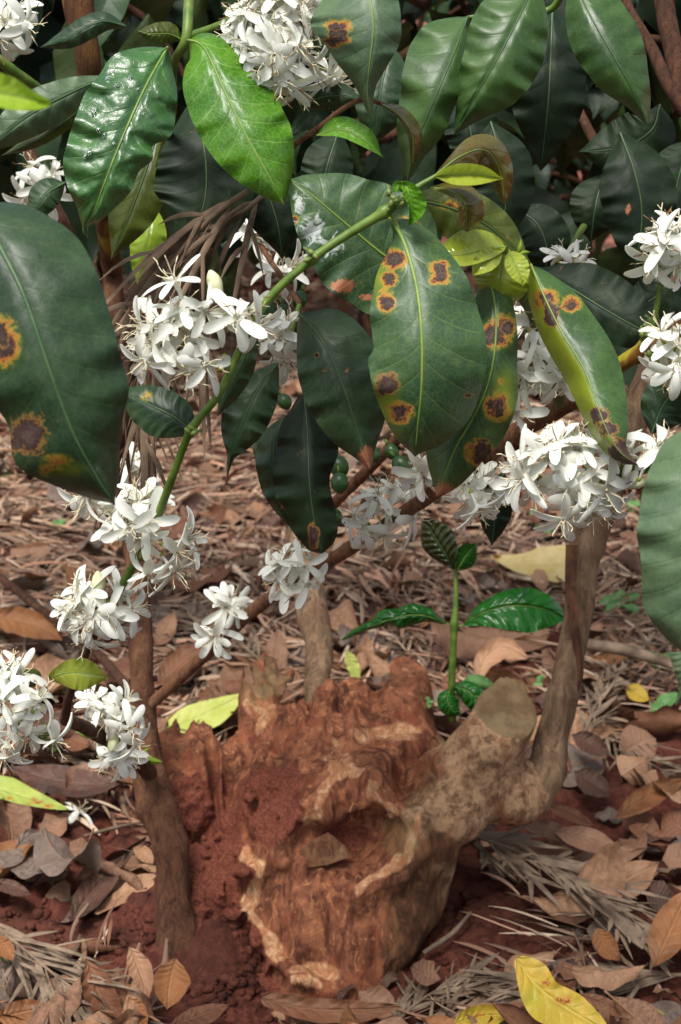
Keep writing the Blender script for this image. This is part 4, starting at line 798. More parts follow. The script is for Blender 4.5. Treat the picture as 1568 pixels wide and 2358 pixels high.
# --- flowers
def zt(ox, oy, s, hs): return [(ox + h[0] * s, oy + h[1] * s) + tuple(h[2:]) for h in hs]
flower_cluster(TREE, zt(245, 588, .2917, [(540, 200, -.2, -1, .3), (470, 610, -.6, -.3, .7), (545, 780, 0, .1, 1), (1030, 490, .1, 0, 1), (1110, 260, .5, -.7, .5), (885, 320, -.2, -1, .1, 'bud'), (780, 450, .6, -.1, .5), (300, 830, -.6, .6, .5), (790, 860, .7, .1, .6),
    (690, 1040, -.1, .5, .8), (420, 520, -.5, -.6, .6), (1190, 570, .8, .4, .4), (600, 430, .1, -.8, .6), (270, 560, -.9, 0, .4), (900, 600, -.2, .6, .6), (350, 690, -.8, .2, .5), (620, 620, .2, .2, .9), (1120, 440, .6, -.3, .4), (640, 920, 0, .9, .5), (480, 430, -.3, -.8, .5)]), .935, (520, 840, .945),
    label='largest bunch of white flowers in the middle left')
flower_cluster(TREE, zt(0, 1102.5, .3125, [(1080, 320, .3, .1, 1), (950, 370, -.1, .3, 1), (1010, 170, .1, -.9, .4), (830, 270, -.5, -.5, .6), (770, 400, -.8, .1, .6), (1090, 690, 0, 1, .05), (1380, 450, .9, -.1, .3), (1280, 680, .6, .8, .2), (1020, 430, .1, .7, .7), (880, 480, -.3, .7, .6), (1070, 160, .3, -.8, .4), (900, 250, -.1, -.6, .7), (1300, 540, .9, .4, .4)]), 1.005, (330, 1262, 1.015))
flower_cluster(TREE, zt(0, 1102.5, .3125, [(670, 150, -.4, .7, .4), (620, 130, -.8, .3, .3)]), 1.0, (240, 1120, 1.02))
flower_cluster(TREE, zt(0, 1102.5, .3125, [(800, 980, .1, .1, 1), (640, 1070, -.2, .6, .8), (730, 860, -.1, -1, .2, 'bud'), (560, 910, -.8, -.4, .4), (520, 1070, -.9, .1, .4), (970, 960, .8, -.1, .4), (890, 880, .4, -.8, .4, 'half'), (850, 1090, .2, .9, .5), (690, 1000, -.3, .1, .9), (930, 1070, .6, .7, .5), (640, 830, -.4, -.8, .4), (600, 980, -.6, -.1, .8), (640, 1180, -.2, 1, .3)]), 1.05, (235, 1430, 1.06))
flower_cluster(TREE, zt(0, 1102.5, .3125, [(50, 1400, .3, -.8, .4), (150, 1440, .6, -.3, .6), (60, 1560, -.3, -.2, .9), (300, 1610, .5, -.7, .3), (170, 1790, .1, .6, .8), (240, 1690, .7, 0, .5), (70, 1720, -.1, .2, 1), (200, 1880, .4, .7, .4), (40, 1960, -.4, .8, .4), (330, 1760, .8, .3, .3), (110, 1860, 0, .8, .6), (10, 1640, -.6, .1, .6), (-30, 1500, -.6, -.4, .5), (-40, 1830, -.8, .4, .4), (280, 1560, .2, -.9, .3), (20, 2060, -.3, 1, .3), (400, 1930, .6, .8, .3)]), 1.08, (60, 1650, 1.1))
flower_cluster(TREE, zt(0, 1102.5, .3125, [(740, 1670, -.1, -.8, .6), (840, 1720, .2, .2, .9), (920, 1650, .9, -.3, .3), (680, 1640, -.8, -.3, .4), (960, 1840, .4, .2, .9), (850, 1880, -.2, 1, .1, 'bud'), (1000, 1960, .6, .7, .3), (780, 1790, -.4, .6, .5)]), 1.24, (250, 1700, 1.27))
flower_cluster(TREE, zt(0, 1102.5, .3125, [(830, 2040, -.7, .1, .5), (880, 2020, .1, -.2, .9), (920, 2060, .6, .4, .5), (800, 2080, -.5, .6, .5)]), 1.30, (285, 1725, 1.32))
z5 = lambda hs: zt(571.7, 939.2, .4167, hs)
flower_cluster(TREE, z5([(215, 840, -.1, -.8, .5), (315, 880, .3, 0, 1), (220, 990, -.2, .3, .9), (335, 980, .4, .4, .8), (165, 950, -.8, .1, .5), (280, 780, .3, -.9, .3), (170, 860, -.7, -.5, .4)]), 1.27, (690, 1330, 1.3))
flower_cluster(TREE, z5([(750, 570, 0, 0, 1), (640, 660, -.1, .3, .9), (720, 480, -.1, -.9, .4), (850, 500, .6, -.6, .5), (590, 600, -.7, -.4, .4), (900, 610, .8, .4, .3), (740, 700, .2, .9, .3), (800, 440, .3, -.9, .3)]), 1.20, (870, 1222, 1.22))
flower_cluster(TREE, z5([(950, 350, -.6, .1, .6), (960, 300, -.4, -.6, .5), (975, 390, -.3, .7, .5)]), 1.16, (985, 1090, 1.17))
flower_cluster(TREE, z5([(1190, 430, -.6, .3, .7), (1250, 400, .1, -.4, .8), (1300, 470, .7, .2, .6), (1230, 510, -.1, .9, .5), (1320, 400, .7, -.6, .4), (1340, 490, .8, .5, .4), (1270, 550, .3, .9, .4)]), 1.10, (1095, 1100, 1.13))
flower_cluster(TREE, [(z[0] * .5, 1176 + z[1] * .5) + z[2:] for z in [(1040, 450, .1, .1, 1), (985, 585, -.3, .4, .8), (1060, 400, .2, -.8, .5), (1000, 560, -.2, -.5, .7), (1080, 440, .8, 0, .5)]], 1.36, (505, 1450, 1.38))
z4 = lambda hs: zt(1102.5, 694.2, .2969, hs)
flower_cluster(TREE, z4([(460, 490, -.3, 0, .9), (620, 530, .2, .1, 1), (370, 630, -.2, .9, .3), (290, 870, 0, .2, 1), (560, 740, -.5, .8, .2), (430, 420, -.3, -.6, .5), (340, 560, -.9, .1, .4), (480, 600, 0, .8, .6), (640, 610, .3, .8, .5), (250, 760, -.8, .2, .5)]), 1.01, (1270, 850, 1.03))
flower_cluster(TREE, z4([(330, 130, -.9, -.1, .5), (480, 90, .4, -.7, .5), (400, 110, -.2, -.5, .7), (450, 160, .2, .4, .8), (350, 190, -.6, .7, .4)]), 1.02, (1258, 800, 1.03))
flower_cluster(TREE, [(1225 + z[0] * .26, 449 + z[1] * .26) + z[2:] for z in [(1250, 500, .1, .1, 1), (1075, 590, -.5, .6, .5), (1130, 430, -.9, -.2, .4), (1190, 310, -.4, -.9, .3), (1290, 340, .3, -.8, .5), (1290, 600, .2, .9, .4), (1360, 450, .9, 0, .4), (1200, 400, -.3, -.4, .8), (1330, 560, .6, .6, .5)]], .98, (1528, 620, .985))
flower_cluster(TREE, [(1225 + z[0] * .26, 449 + z[1] * .26) + z[2:] for z in [(1300, 1470, .1, -.1, 1), (1230, 1590, -.6, .6, .5), (1150, 1210, -.4, -.9, .3), (1300, 1300, .2, -.7, .6), (1290, 1570, .2, .8, .5), (1370, 1420, .8, 0, .5), (1230, 1480, -.8, .1, .5)]], .975, (1560, 800, .99))
# berries
for x, y, d, rp in [(780, 1074, 1.27, 25), (782, 1112, 1.26, 23), (925, 1072, 1.24, 24), (860, 1046, 1.25, 19), (902, 1040, 1.26, 18), (602, 1036, 1.22, 22), (618, 718, 1.2, 20), (652, 722, 1.21, 21), (543, 888, 1.18, 17), (772, 1190, 1.28, 18), (655, 925, 1.2, 18), (668, 985, 1.22, 20), (600, 990, 1.21, 17), (690, 690, 1.2, 20), (580, 800, 1.19, 18)]:
    p = P(x, y, d); rr = rp * d / FPX; dv = RT * FR.randn() * .5 - UP * 1.0 - FW * .2; ax = axes_from(dv); mb = MB(); v, f = ball(p, (rr * .92, rr * .92, rr * 1.1), ax, 18, 12); mb.add(v, f)
    v, f = ball(p + ax[2] * rr * 1.08, (rr * .2, rr * .2, rr * .1), ax, 8, 5); mb.add(v, f, 1); mb.add(*tube([p - ax[2] * rr, p - ax[2] * rr * 1.8], [.0012, .0014], 6)[:2], mi=2); mb.obj('berry', [M['berry'], M['anther'], M['twig_green']], TREE, p)
for lst, d in (([(205, 1668), (198, 1680), (192, 1690), (212, 1682), (205, 1695)], 1.22), ([(110, 1690), (96, 1698), (122, 1712), (108, 1705), (125, 1725), (100, 1680)], 1.09), ([(1500, 738), (1488, 748), (1510, 728), (1478, 768), (1492, 770), (1500, 752)], .995), ([(1495, 815), (1502, 828), (1510, 820), (1512, 838)], .985),
               ([(895, 440), (905, 455), (912, 430), (925, 470), (900, 470), (915, 462)], .918), ([(715, 580), (708, 598), (725, 588)], .925), ([(1218, 680), (1225, 668), (1210, 672), (1228, 690)], .975), ([(1245, 800), (1270, 792), (1235, 790), (1276, 805)], 1.01), ([(440, 985), (432, 992), (448, 996)], .948), ([(1440, 1090), (1452, 1100), (1446, 1076)], .945)):
    e = None
    for x, y in lst:
        p = P(x, y, d); rr = 6.5 * d / FPX; ax = axes_from(RT * FR.randn() - UP * FR.randn() * .6 - FW * .4); mb = MB(); v, f = ball(p, (rr, rr, rr * 1.6), ax, 10, 7); mb.add(v, f); v, f = ball(p + ax[2] * rr * 1.5, (rr * .35, rr * .35, rr * .3), ax, 6, 5); mb.add(v, f, 1)
        mb.add(*tube([p - ax[2] * rr, p - ax[2] * rr * 3.2], [.0008, .0009], 5)[:2], mi=0); mb.obj('fruitlet', [M['fruitlet'], M['anther']], TREE, p)
# wood chip lying in the hollow
x, y = zz(620, 690); d = sdepth(x, y) - .001
pts = [zz(540, 728), zz(556, 676), zz(590, 652), zz(645, 625), zz(700, 672), zz(712, 690), zz(640, 716)]
fr_ = np.array([P(a, b, d - .012 + .0015 * (i % 3)) for i, (a, b) in enumerate(pts)]); bk = fr_ + FW * .004 + UP * .003; c0 = fr_.mean(0) - FW * .0012; n = len(pts); i = np.arange(n); j = (i + 1) % n
mb = MB(); v = np.vstack([fr_, bk, c0[None]]); f = np.vstack([np.stack([i, j, j + n, i + n], 1), np.stack([i, j, np.full(n, 2 * n), np.full(n, -1)], 1)]); mb.add(v, f)
tag(mb.obj('wood_chip', M['twig_brown'], None, fr_[0], smooth=False), 'flat pale wood chip lying in the lower hollow of the stump', 'wood chip')
# ---------------------------------------------------------------- branches of neighbouring coffee bushes that reach into the picture
def hang(name, label, at): return thing(name, label, 'branch', P(*at), 'coffee branches reaching in from above')
b = hang('coffee_branch', 'branch tip with a wet puckered leaf and a bright green leaf, upper left', (430, 90, 1.0))
stem(b, [(445, -90, 1.03), (436, 0, 1.01), (428, 90, 1.0), (400, 150, 1.02), (395, 250, 1.08), (370, 380, 1.15)], [14, 13, 12, 10, 12, 13], 'twig_green', 'twig')
stem(b, [(428, 85, 1.0), (500, 60, 1.01), (560, 30, 1.02), (620, -20, 1.03)], [10, 9, 9, 9], 'twig_green', 'twig')
leaf(b, 'wet', [(386, 108, .995), (335, 200, .975), (285, 310, .965), (245, 410, .965), (215, 490, .975), (196, 522, .985), (203, 552, .99)],
     [(0, 4), (.06, 52), (.14, 92), (.25, 112), (.4, 118), (.55, 116), (.7, 100), (.82, 66), (.9, 26), (.93, 8), (.97, 7), (1, 4)], [(0, 4), (.06, 26), (.15, 62), (.28, 92), (.4, 94), (.46, 70), (.52, 82), (.6, 66), (.7, 62), (.8, 44), (.88, 22), (.93, 8), (.97, 6), (1, 3)],
     zA=.004, zB=.010, wave=.0035, wf=6, quilt=.0018, pucker=.002, label='wet puckered leaf with water drops and a ragged right edge', vein='vein', nt=90, nu=16, edge=.07, pr=.0014)
leaf(b, 'bright', [(432, 92, .985), (470, 110, .975), (515, 205, .962), (565, 310, .955), (615, 400, .957), (655, 472, .965)], [(0, 4), (.06, 40), (.14, 62), (.25, 84), (.4, 96), (.55, 94), (.7, 82), (.85, 52), (.95, 22), (1, 4)],
     [(0, 4), (.06, 28), (.14, 60), (.25, 84), (.4, 100), (.55, 104), (.7, 96), (.82, 70), (.92, 34), (1, 4)], zA=.008, zB=.014, wave=.0022, wf=5, quilt=.0006, label='glossy bright green leaf with a pale midrib, upper left', vein='lime' if False else 'vein', nt=80, nu=16, pr=.0012)
leaf(b, 'olive', [(420, 92, 1.0), (390, 78, .995), (355, 78, .99), (314, 72, .99)], 28, 24, zA=.004, zB=.004, pr=.0007)
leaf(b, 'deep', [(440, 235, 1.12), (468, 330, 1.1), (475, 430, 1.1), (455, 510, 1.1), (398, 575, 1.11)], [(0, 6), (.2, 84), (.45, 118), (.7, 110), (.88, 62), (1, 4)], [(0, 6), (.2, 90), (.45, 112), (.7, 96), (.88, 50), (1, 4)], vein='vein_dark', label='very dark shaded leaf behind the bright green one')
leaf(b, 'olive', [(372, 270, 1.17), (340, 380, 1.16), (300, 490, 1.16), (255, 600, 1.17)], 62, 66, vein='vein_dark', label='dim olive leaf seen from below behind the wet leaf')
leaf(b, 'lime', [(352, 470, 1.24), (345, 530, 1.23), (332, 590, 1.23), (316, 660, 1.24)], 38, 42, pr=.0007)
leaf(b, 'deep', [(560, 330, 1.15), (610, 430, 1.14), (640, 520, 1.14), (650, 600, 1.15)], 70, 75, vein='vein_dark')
WETL = [o for o in bpy.data.objects if o.get('label', '').startswith('wet puckered')][0]
k = NT('water'); M['water'] = k.finish(k.n('BsdfPrincipled', {'Base Color': (1, 1, 1, 1), 'Roughness': .02, 'IOR': 1.33, 'Transmission Weight': 1.0}))
for x, y, rr in [(258, 168, 7), (250, 182, 9), (270, 196, 7), (300, 178, 6), (215, 258, 8), (222, 250, 5), (228, 300, 8), (240, 312, 6), (205, 352, 9), (196, 360, 6), (262, 330, 5), (330, 262, 5), (282, 322, 5), (318, 205, 4)]:
    e = bpy.context.evaluated_depsgraph_get() if False else None
    q = np.array([v.co for v in WETL.data.vertices]) + WPOS[WETL.name]; px, py, dd = proj(q); i = int(np.argmin((px - x) ** 2 + (py - y) ** 2)); p = P(x, y, dd[i] - .0008); s_ = rr * dd[i] / FPX; mb = MB()
    v, f = ball(p, (s_, s_ * .8, s_ * .4), axes_from(-FW + UP * .2, x), 14, 9, .25, int(y)); mb.add(v, f); mb.obj('water_drop', M['water'], WETL, p)
b = hang('coffee_branch', 'branch with a dense round head of white flowers at the top edge', (640, -60, 1.0))
stem(b, [(660, -160, 1.0), (645, -60, 1.0), (640, 40, 1.0), (650, 150, 1.01), (690, 210, 1.02)], [14, 13, 12, 11, 9], 'twig_green', 'twig')
flower_cluster(b, auto_heads(622, 92, 88, 108, 30, 4) + auto_heads(640, 10, 90, 60, 12, 5, .3) + [(690, 205, .2, .9, .3), (720, 150, .8, .3, .4), (540, 120, -.9, .2, .4), (560, 40, -.8, -.3, .5), (650, 190, 0, .9, .4)], .985, (640, 80, 1.005), label='dense round head of white flowers at the top edge')
flower_cluster(b, [(757, 178, .5, .5, .5), (772, 195, .5, .8, .3), (760, 160, .7, -.3, .5)], 1.03, (745, 170, 1.04))
b = hang('coffee_branch', 'twig with a grey green rust spotted leaf pointing straight down, top centre', (850, -80, .96))
stem(b, [(830, -140, .97), (850, -80, .96), (860, -40, .95)], [9, 7, 5], 'twig_green', 'twig')
leaf(b, 'pale', [(838, -90, .955), (850, -20, .935), (860, 60, .93), (852, 140, .935), (846, 210, .945), (855, 270, .955)], [(0, 5), (.1, 60), (.25, 128), (.4, 146), (.5, 134), (.6, 100), (.7, 66), (.8, 30), (.88, 14), (.95, 9), (1, 2)], [(0, 5), (.1, 40), (.25, 62), (.4, 64), (.5, 64), (.6, 50), (.7, 34), (.8, 20), (.88, 13), (.95, 8), (1, 2)],
     zA=.02, zB=.010, spots=[(778, 62, 44, 26), (776, 92, 40, 24)], burn=[(765, 78, 18, 14), (790, 75, 16, 14)], label='grey green leaf with a single rust spot, tip straight down', vein='vein', pr=.0010, nt=74, quilt=.0004)
b = hang('coffee_branch', 'brown twig with a small bright green leaf above the arching branch', (640, 360, 1.0))
stem(b, [(640, 365, 1.03), (690, 325, 1.01), (740, 290, .995), (790, 250, .985), (840, 228, .98), (880, 240, .985)], [7, 7, 7, 6, 6, 5], 'twig_brown', 'twig')
leaf(b, 'bright', [(728, 312, .99), (780, 298, .98), (835, 320, .975), (882, 362, .975)], 18, 32, zA=-.004, zB=.008, wave=.003, label='small bright green leaf with a nibbled edge', pr=.0008)
leaf(b, 'bronze', [(872, 236, .985), (920, 265, .98), (950, 315, .985), (950, 385, .995)], [(0, 3), (.3, 8), (.7, 10), (1, 3)], [(0, 3), (.2, 16), (.5, 24), (.8, 16), (1, 2)], zA=.012, zB=.012, pr=.0007)
leaf(b, 'dark', [(700, 250, 1.03), (740, 225, 1.025), (790, 222, 1.02), (835, 232, 1.02)], 34, 34, vein='vein_dark')
b = hang('coffee_branch', 'leafy branch with four broad drooping leaves, top right', (1250, -60, 1.08))
stem(b, [(1420, -140, 1.08), (1320, -60, 1.08), (1270, 20, 1.1), (1180, 30, 1.1), (1080, 40, 1.1)], [10, 9, 8, 7, 5], 'twig_green', 'twig')
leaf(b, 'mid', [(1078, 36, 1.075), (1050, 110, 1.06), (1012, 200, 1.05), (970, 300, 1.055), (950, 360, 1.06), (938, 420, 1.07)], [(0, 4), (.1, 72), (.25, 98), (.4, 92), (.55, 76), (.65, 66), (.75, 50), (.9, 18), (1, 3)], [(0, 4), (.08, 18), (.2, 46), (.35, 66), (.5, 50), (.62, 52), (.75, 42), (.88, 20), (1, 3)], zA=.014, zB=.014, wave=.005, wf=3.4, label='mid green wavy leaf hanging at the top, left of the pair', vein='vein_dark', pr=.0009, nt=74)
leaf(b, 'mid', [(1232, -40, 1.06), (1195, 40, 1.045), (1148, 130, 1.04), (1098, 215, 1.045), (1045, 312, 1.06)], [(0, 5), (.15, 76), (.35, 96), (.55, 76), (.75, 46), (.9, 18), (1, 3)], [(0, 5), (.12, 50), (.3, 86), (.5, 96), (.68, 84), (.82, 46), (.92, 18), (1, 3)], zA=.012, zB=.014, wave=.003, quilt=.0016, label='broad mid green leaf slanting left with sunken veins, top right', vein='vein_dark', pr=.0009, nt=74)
leaf(b, 'deep', [(1272, 20, 1.13), (1268, 130, 1.12), (1262, 240, 1.12), (1245, 395, 1.14)], [(0, 5), (.2, 62), (.45, 88), (.65, 78), (.85, 36), (1, 3)], [(0, 5), (.2, 64), (.45, 84), (.65, 76), (.85, 36), (1, 3)], vein='vein_dark', label='shade darkened green leaf hanging between two lighter ones')
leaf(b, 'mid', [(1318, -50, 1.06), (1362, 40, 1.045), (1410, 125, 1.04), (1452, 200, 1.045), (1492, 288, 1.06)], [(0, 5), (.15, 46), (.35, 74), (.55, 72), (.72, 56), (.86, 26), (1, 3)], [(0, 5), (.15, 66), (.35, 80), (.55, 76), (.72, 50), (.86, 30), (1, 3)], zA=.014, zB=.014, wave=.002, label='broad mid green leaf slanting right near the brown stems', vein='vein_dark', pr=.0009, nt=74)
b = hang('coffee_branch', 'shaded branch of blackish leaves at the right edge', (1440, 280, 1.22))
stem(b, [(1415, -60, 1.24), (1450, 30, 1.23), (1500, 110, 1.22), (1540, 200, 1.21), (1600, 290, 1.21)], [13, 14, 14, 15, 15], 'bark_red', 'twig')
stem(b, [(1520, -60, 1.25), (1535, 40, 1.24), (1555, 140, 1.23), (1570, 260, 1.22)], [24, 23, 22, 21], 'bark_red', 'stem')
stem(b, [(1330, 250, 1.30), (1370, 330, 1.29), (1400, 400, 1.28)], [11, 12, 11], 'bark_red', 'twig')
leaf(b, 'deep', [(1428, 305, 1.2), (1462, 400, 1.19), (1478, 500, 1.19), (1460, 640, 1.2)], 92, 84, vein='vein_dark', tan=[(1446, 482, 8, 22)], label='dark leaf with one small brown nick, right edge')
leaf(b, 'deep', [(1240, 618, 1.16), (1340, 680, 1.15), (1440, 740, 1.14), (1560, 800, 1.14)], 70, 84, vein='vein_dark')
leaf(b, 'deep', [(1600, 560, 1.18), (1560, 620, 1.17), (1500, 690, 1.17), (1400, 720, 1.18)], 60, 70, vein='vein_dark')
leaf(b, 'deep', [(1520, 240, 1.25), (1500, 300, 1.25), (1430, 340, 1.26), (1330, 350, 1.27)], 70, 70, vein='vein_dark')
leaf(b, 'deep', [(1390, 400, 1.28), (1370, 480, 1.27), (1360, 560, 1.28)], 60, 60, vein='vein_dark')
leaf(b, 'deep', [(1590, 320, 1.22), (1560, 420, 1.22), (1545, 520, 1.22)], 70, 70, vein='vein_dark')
flower_cluster(b, [(1318, 610, .6, .3, .5), (1325, 600, .4, -.6, .4), (1300, 590, -.2, -.7, .4)], 1.2, (1298, 610, 1.21))
stem(b, [(1345, 520, 1.23), (1320, 560, 1.22), (1295, 620, 1.21)], [8, 7, 6], 'twig_green', 'twig')
b = hang('coffee_branch', 'shaded branch of dark leaves behind the young shoots, centre right', (1080, 250, 1.25))
stem(b, [(1160, 150, 1.28), (1120, 260, 1.25), (1090, 330, 1.24)], [10, 9, 8], 'twig_brown', 'twig')
leaf(b, 'deep', [(1130, 280, 1.2), (1155, 370, 1.19), (1165, 460, 1.19), (1150, 560, 1.2)], 92, 70, vein='vein_dark')
leaf(b, 'deep', [(1035, 200, 1.22), (1075, 270, 1.21), (1085, 340, 1.21), (1060, 420, 1.22)], 60, 66, vein='vein_dark')
leaf(b, 'deep', [(1190, 480, 1.26), (1240, 520, 1.25), (1260, 590, 1.25), (1240, 660, 1.26)], 60, 60, vein='vein_dark')
leaf(b, 'dark', [(900, 100, 1.16), (880, 190, 1.15), (870, 260, 1.15), (860, 340, 1.16)], 60, 70, vein='vein_dark')
leaf(b, 'deep', [(780, 300, 1.2), (760, 360, 1.19), (740, 420, 1.19), (690, 480, 1.2)], 60, 60, vein='vein_dark')
b = thing('coffee_branch', 'branch with a big blurred rusty leaf close to the camera, left edge', 'branch', P(-60, 440, .78), 'coffee branches close to the camera')
stem(b, [(-160, 380, .8), (-90, 430, .79), (-50, 490, .775)], [16, 12, 9], 'twig_green', 'twig')
leaf(b, 'dark', [(-60, 470, .775), (-5, 560, .76), (55, 680, .75), (110, 840, .748), (165, 990, .755), (215, 1085, .765), (266, 1165, .775)], [(0, 5), (.15, 120), (.35, 170), (.55, 160), (.66, 134), (.76, 150), (.86, 92), (.94, 40), (1, 3)], [(0, 5), (.06, 80), (.15, 140), (.3, 172), (.45, 172), (.6, 166), (.68, 160), (.78, 116), (.88, 64), (.95, 30), (1, 3)], zA=.02, zB=.02, wave=.002,
     spots=[(6, 788, 52, 76), (130, 1066, 50, 30, .6), (110, 1080, 30, 24, .62)], burn=[(6, 770, 24, 44), (60, 1000, 78, 70)], lime=[(160, 1080, 80, 40, .7)], label='big dark leaf with an orange spot and a burnt notch, left edge', vein='vein_dark', pr=.0024, nt=90, nu=18, quilt=.0007)
b = thing('coffee_branch', 'branch with a large pale leaf close to the camera, right edge', 'branch', P(1660, 950, .8), 'coffee branches close to the camera')
stem(b, [(1760, 860, .82), (1700, 900, .81), (1660, 960, .8)], [14, 11, 8], 'twig_green', 'twig')
leaf(b, 'pale', [(1655, 960, .8), (1640, 1090, .79), (1625, 1230, .785), (1605, 1360, .79), (1590, 1460, .795), (1580, 1510, .80)], [(0, 5), (.1, 100), (.22, 140), (.4, 160), (.5, 160), (.62, 142), (.74, 126), (.86, 104), (.95, 50), (1, 10)], [(0, 5), (.2, 120), (.5, 150), (.8, 110), (1, 10)], zA=.018, zB=.016, quilt=.0014, label='large pale grey green leaf at the right edge', vein='vein', nt=80, nu=16)
leaf(b, 'pale', [(1580, 1500, .80), (1578, 1550, .802), (1572, 1590, .806), (1556, 1625, .812)], [(0, 40), (.3, 30), (.6, 14), (1, 2)], [(0, 50), (.5, 26), (1, 2)], midrib=False)
# cluster on a green twig, right
b = thing('coffee_branch', 'green twig with a loose bunch of white flowers entering from the right edge', 'branch', P(1640, 1010, .95))
b['category'] = 'branch'
stem(b, [(1680, 985, .95), (1600, 1025, .95), (1530, 1058, .95), (1455, 1085, .95), (1385, 1098, .955), (1310, 1110, .96)], [18, 18, 17, 16, 16, 10], 'twig_green', 'twig', nodes=((1448, 1086, .25), (1370, 1100, .2)))
flower_cluster(b, z4([(850, 1310, .05, 0, 1), (540, 1220, -.1, -.1, 1), (340, 1370, -.8, .1, .5), (750, 1190, 0, -.7, .7), (690, 1060, .1, -.9, .3), (700, 1430, -.4, .5, .7), (880, 1610, 0, 1, .15), (990, 1470, .6, .3, .7), (330, 1280, -.9, -.1, .4), (350, 1460, -.6, .7, .5), (660, 1690, -.2, .8, .5), (430, 1430, -.3, .9, .4), (610, 1090, -.3, -.8, .4), (1090, 1400, .9, .05, .2, 'bud'),
    (1140, 1430, .5, .8, .3), (900, 1130, .5, -.8, .4), (470, 1130, -.4, -.7, .5), (800, 1490, .1, .6, .7), (960, 1590, .3, .8, .4), (600, 1360, -.2, .5, .8), (960, 1170, .3, -1, .1, 'bud'), (760, 1570, -.3, .9, .4), (780, 1100, .2, -.8, .5)]), .945, (1340, 1105, .958))
flower_cluster(b, z4([(1400, 1120, .3, -.5, .8), (1180, 1190, -.7, -.4, .4), (1300, 1240, .2, -.9, .2)]), .94, (1452, 1085, .95))
# upper left background stems and leaves
b = hang('coffee_branch', 'thick mottled brown and yellow branch with grey green leaves, far upper left', (180, -60, 1.3))
stem(b, [(172, -120, 1.3), (180, 0, 1.3), (196, 90, 1.3), (205, 170, 1.31), (215, 300, 1.36), (235, 450, 1.42), (258, 620, 1.49)], [40, 38, 30, 28, 26, 25, 24], 'bark_mott', 'stem', 16, 110, .14)
stem(b, [(60, 330, 1.4), (100, 430, 1.38), (150, 520, 1.38), (180, 580, 1.4)], [15, 16, 15, 14], 'bark_red', 'twig')
stem(b, [(-40, 110, 1.2), (40, 170, 1.22), (110, 220, 1.25), (170, 260, 1.3)], [14, 13, 12, 12], 'twig_green', 'twig')
leaf(b, 'pale', [(245, 178, 1.12), (160, 215, 1.1), (60, 270, 1.09), (-40, 350, 1.1)], [(0, 5), (.2, 30), (.5, 48), (.8, 34), (1, 4)], [(0, 5), (.2, 34), (.5, 52), (.8, 34), (1, 4)], zA=.002, zB=.012, label='grey green leaf pointing left behind the wet leaf', vein='vein_dark')
leaf(b, 'olive', [(255, 200, 1.14), (190, 250, 1.12), (90, 320, 1.11), (0, 360, 1.11)], 26, 20, vein='vein_dark')
leaf(b, 'dark', [(150, 420, 1.2), (110, 445, 1.19), (80, 480, 1.19), (50, 490, 1.2)], 36, 36, vein='vein_dark')
leaf(b, 'dark', [(290, 60, 1.25), (230, 50, 1.24), (150, 90, 1.24), (90, 110, 1.25)], 26, 30, vein='vein_dark')
flower_cluster(b, [(10, 50, -.1, -.2, 1), (30, 20, .4, -.7, .5), (60, 55, .8, .1, .4), (0, 90, -.4, .7, .5)], 1.02, (10, 40, 1.04))
flower_cluster(b, [(90, 430, .2, .4, .8), (120, 400, .6, -.5, .5), (60, 460, -.5, .6, .5), (110, 450, .3, .7, .6), (70, 385, -.4, -.6, .5)], 1.33, (110, 420, 1.38))
b = thing('coffee_branch', 'yellow green young leaf very close to the camera, far left edge', 'branch', P(-80, 200, .62), 'coffee branches close to the camera')
stem(b, [(-200, 170, .63), (-120, 190, .62), (-60, 205, .62)], [10, 8, 6], 'twig_green', 'twig')
leaf(b, 'lime', [(-90, 200, .62), (-20, 210, .61), (50, 224, .606), (118, 238, .606)], [(0, 5), (.3, 32), (.6, 32), (.85, 22), (1, 8)], [(0, 5), (.3, 44), (.55, 40), (.75, 22), (1, 6)], zA=-.006, zB=-.004, pr=.0007, label='yellow green young leaf blurred by nearness')
# back flowers seen between leaves
b = thing('coffee_branch', 'brown twig with a few white flowers low behind the left stem', 'branch', P(300, 1090, 1.4))
stem(b, [(250, 1150, 1.44), (300, 1090, 1.42), (345, 1020, 1.41), (385, 985, 1.4)], [9, 10, 9, 8], 'twig_brown', 'twig')
flower_cluster(b, [(305, 1062, -.2, -.6, .6), (325, 1075, .5, -.2, .7), (345, 1080, .8, .1, .4), (275, 1075, -.8, 0, .4), (310, 1090, .1, .6, .7)], 1.40, (310, 1080, 1.42))
b = thing('coffee_branch', 'thin twig with pale flowers between the arching branch and the dark leaf', 'branch', P(660, 780, 1.15))
stem(b, [(690, 700, 1.16), (672, 760, 1.16), (660, 800, 1.16)], [6, 6, 5], 'twig_green', 'twig')
flower_cluster(b, [(650, 770, -.3, -.4, .7), (655, 800, -.4, .5, .5), (665, 740, .1, -.8, .5), (640, 790, -.8, .3, .3), (660, 830, 0, 1, .3)], 1.14, (660, 785, 1.15), size=1.0)
stem(b, [(690, 700, 1.16), (650, 640, 1.2), (600, 560, 1.25), (590, 480, 1.28)], [6, 6, 7, 8], 'twig_brown', 'twig')
flower_cluster(b, [(650, 625, 0, -.4, .7), (670, 615, .6, .1, .5), (630, 615, -.6, -.3, .5)], 1.3, (650, 640, 1.3), size=1.0)
flower_cluster(b, [(575, 530, -.3, -.6, .6), (585, 545, .4, .3, .6)], 1.26, (595, 540, 1.26))
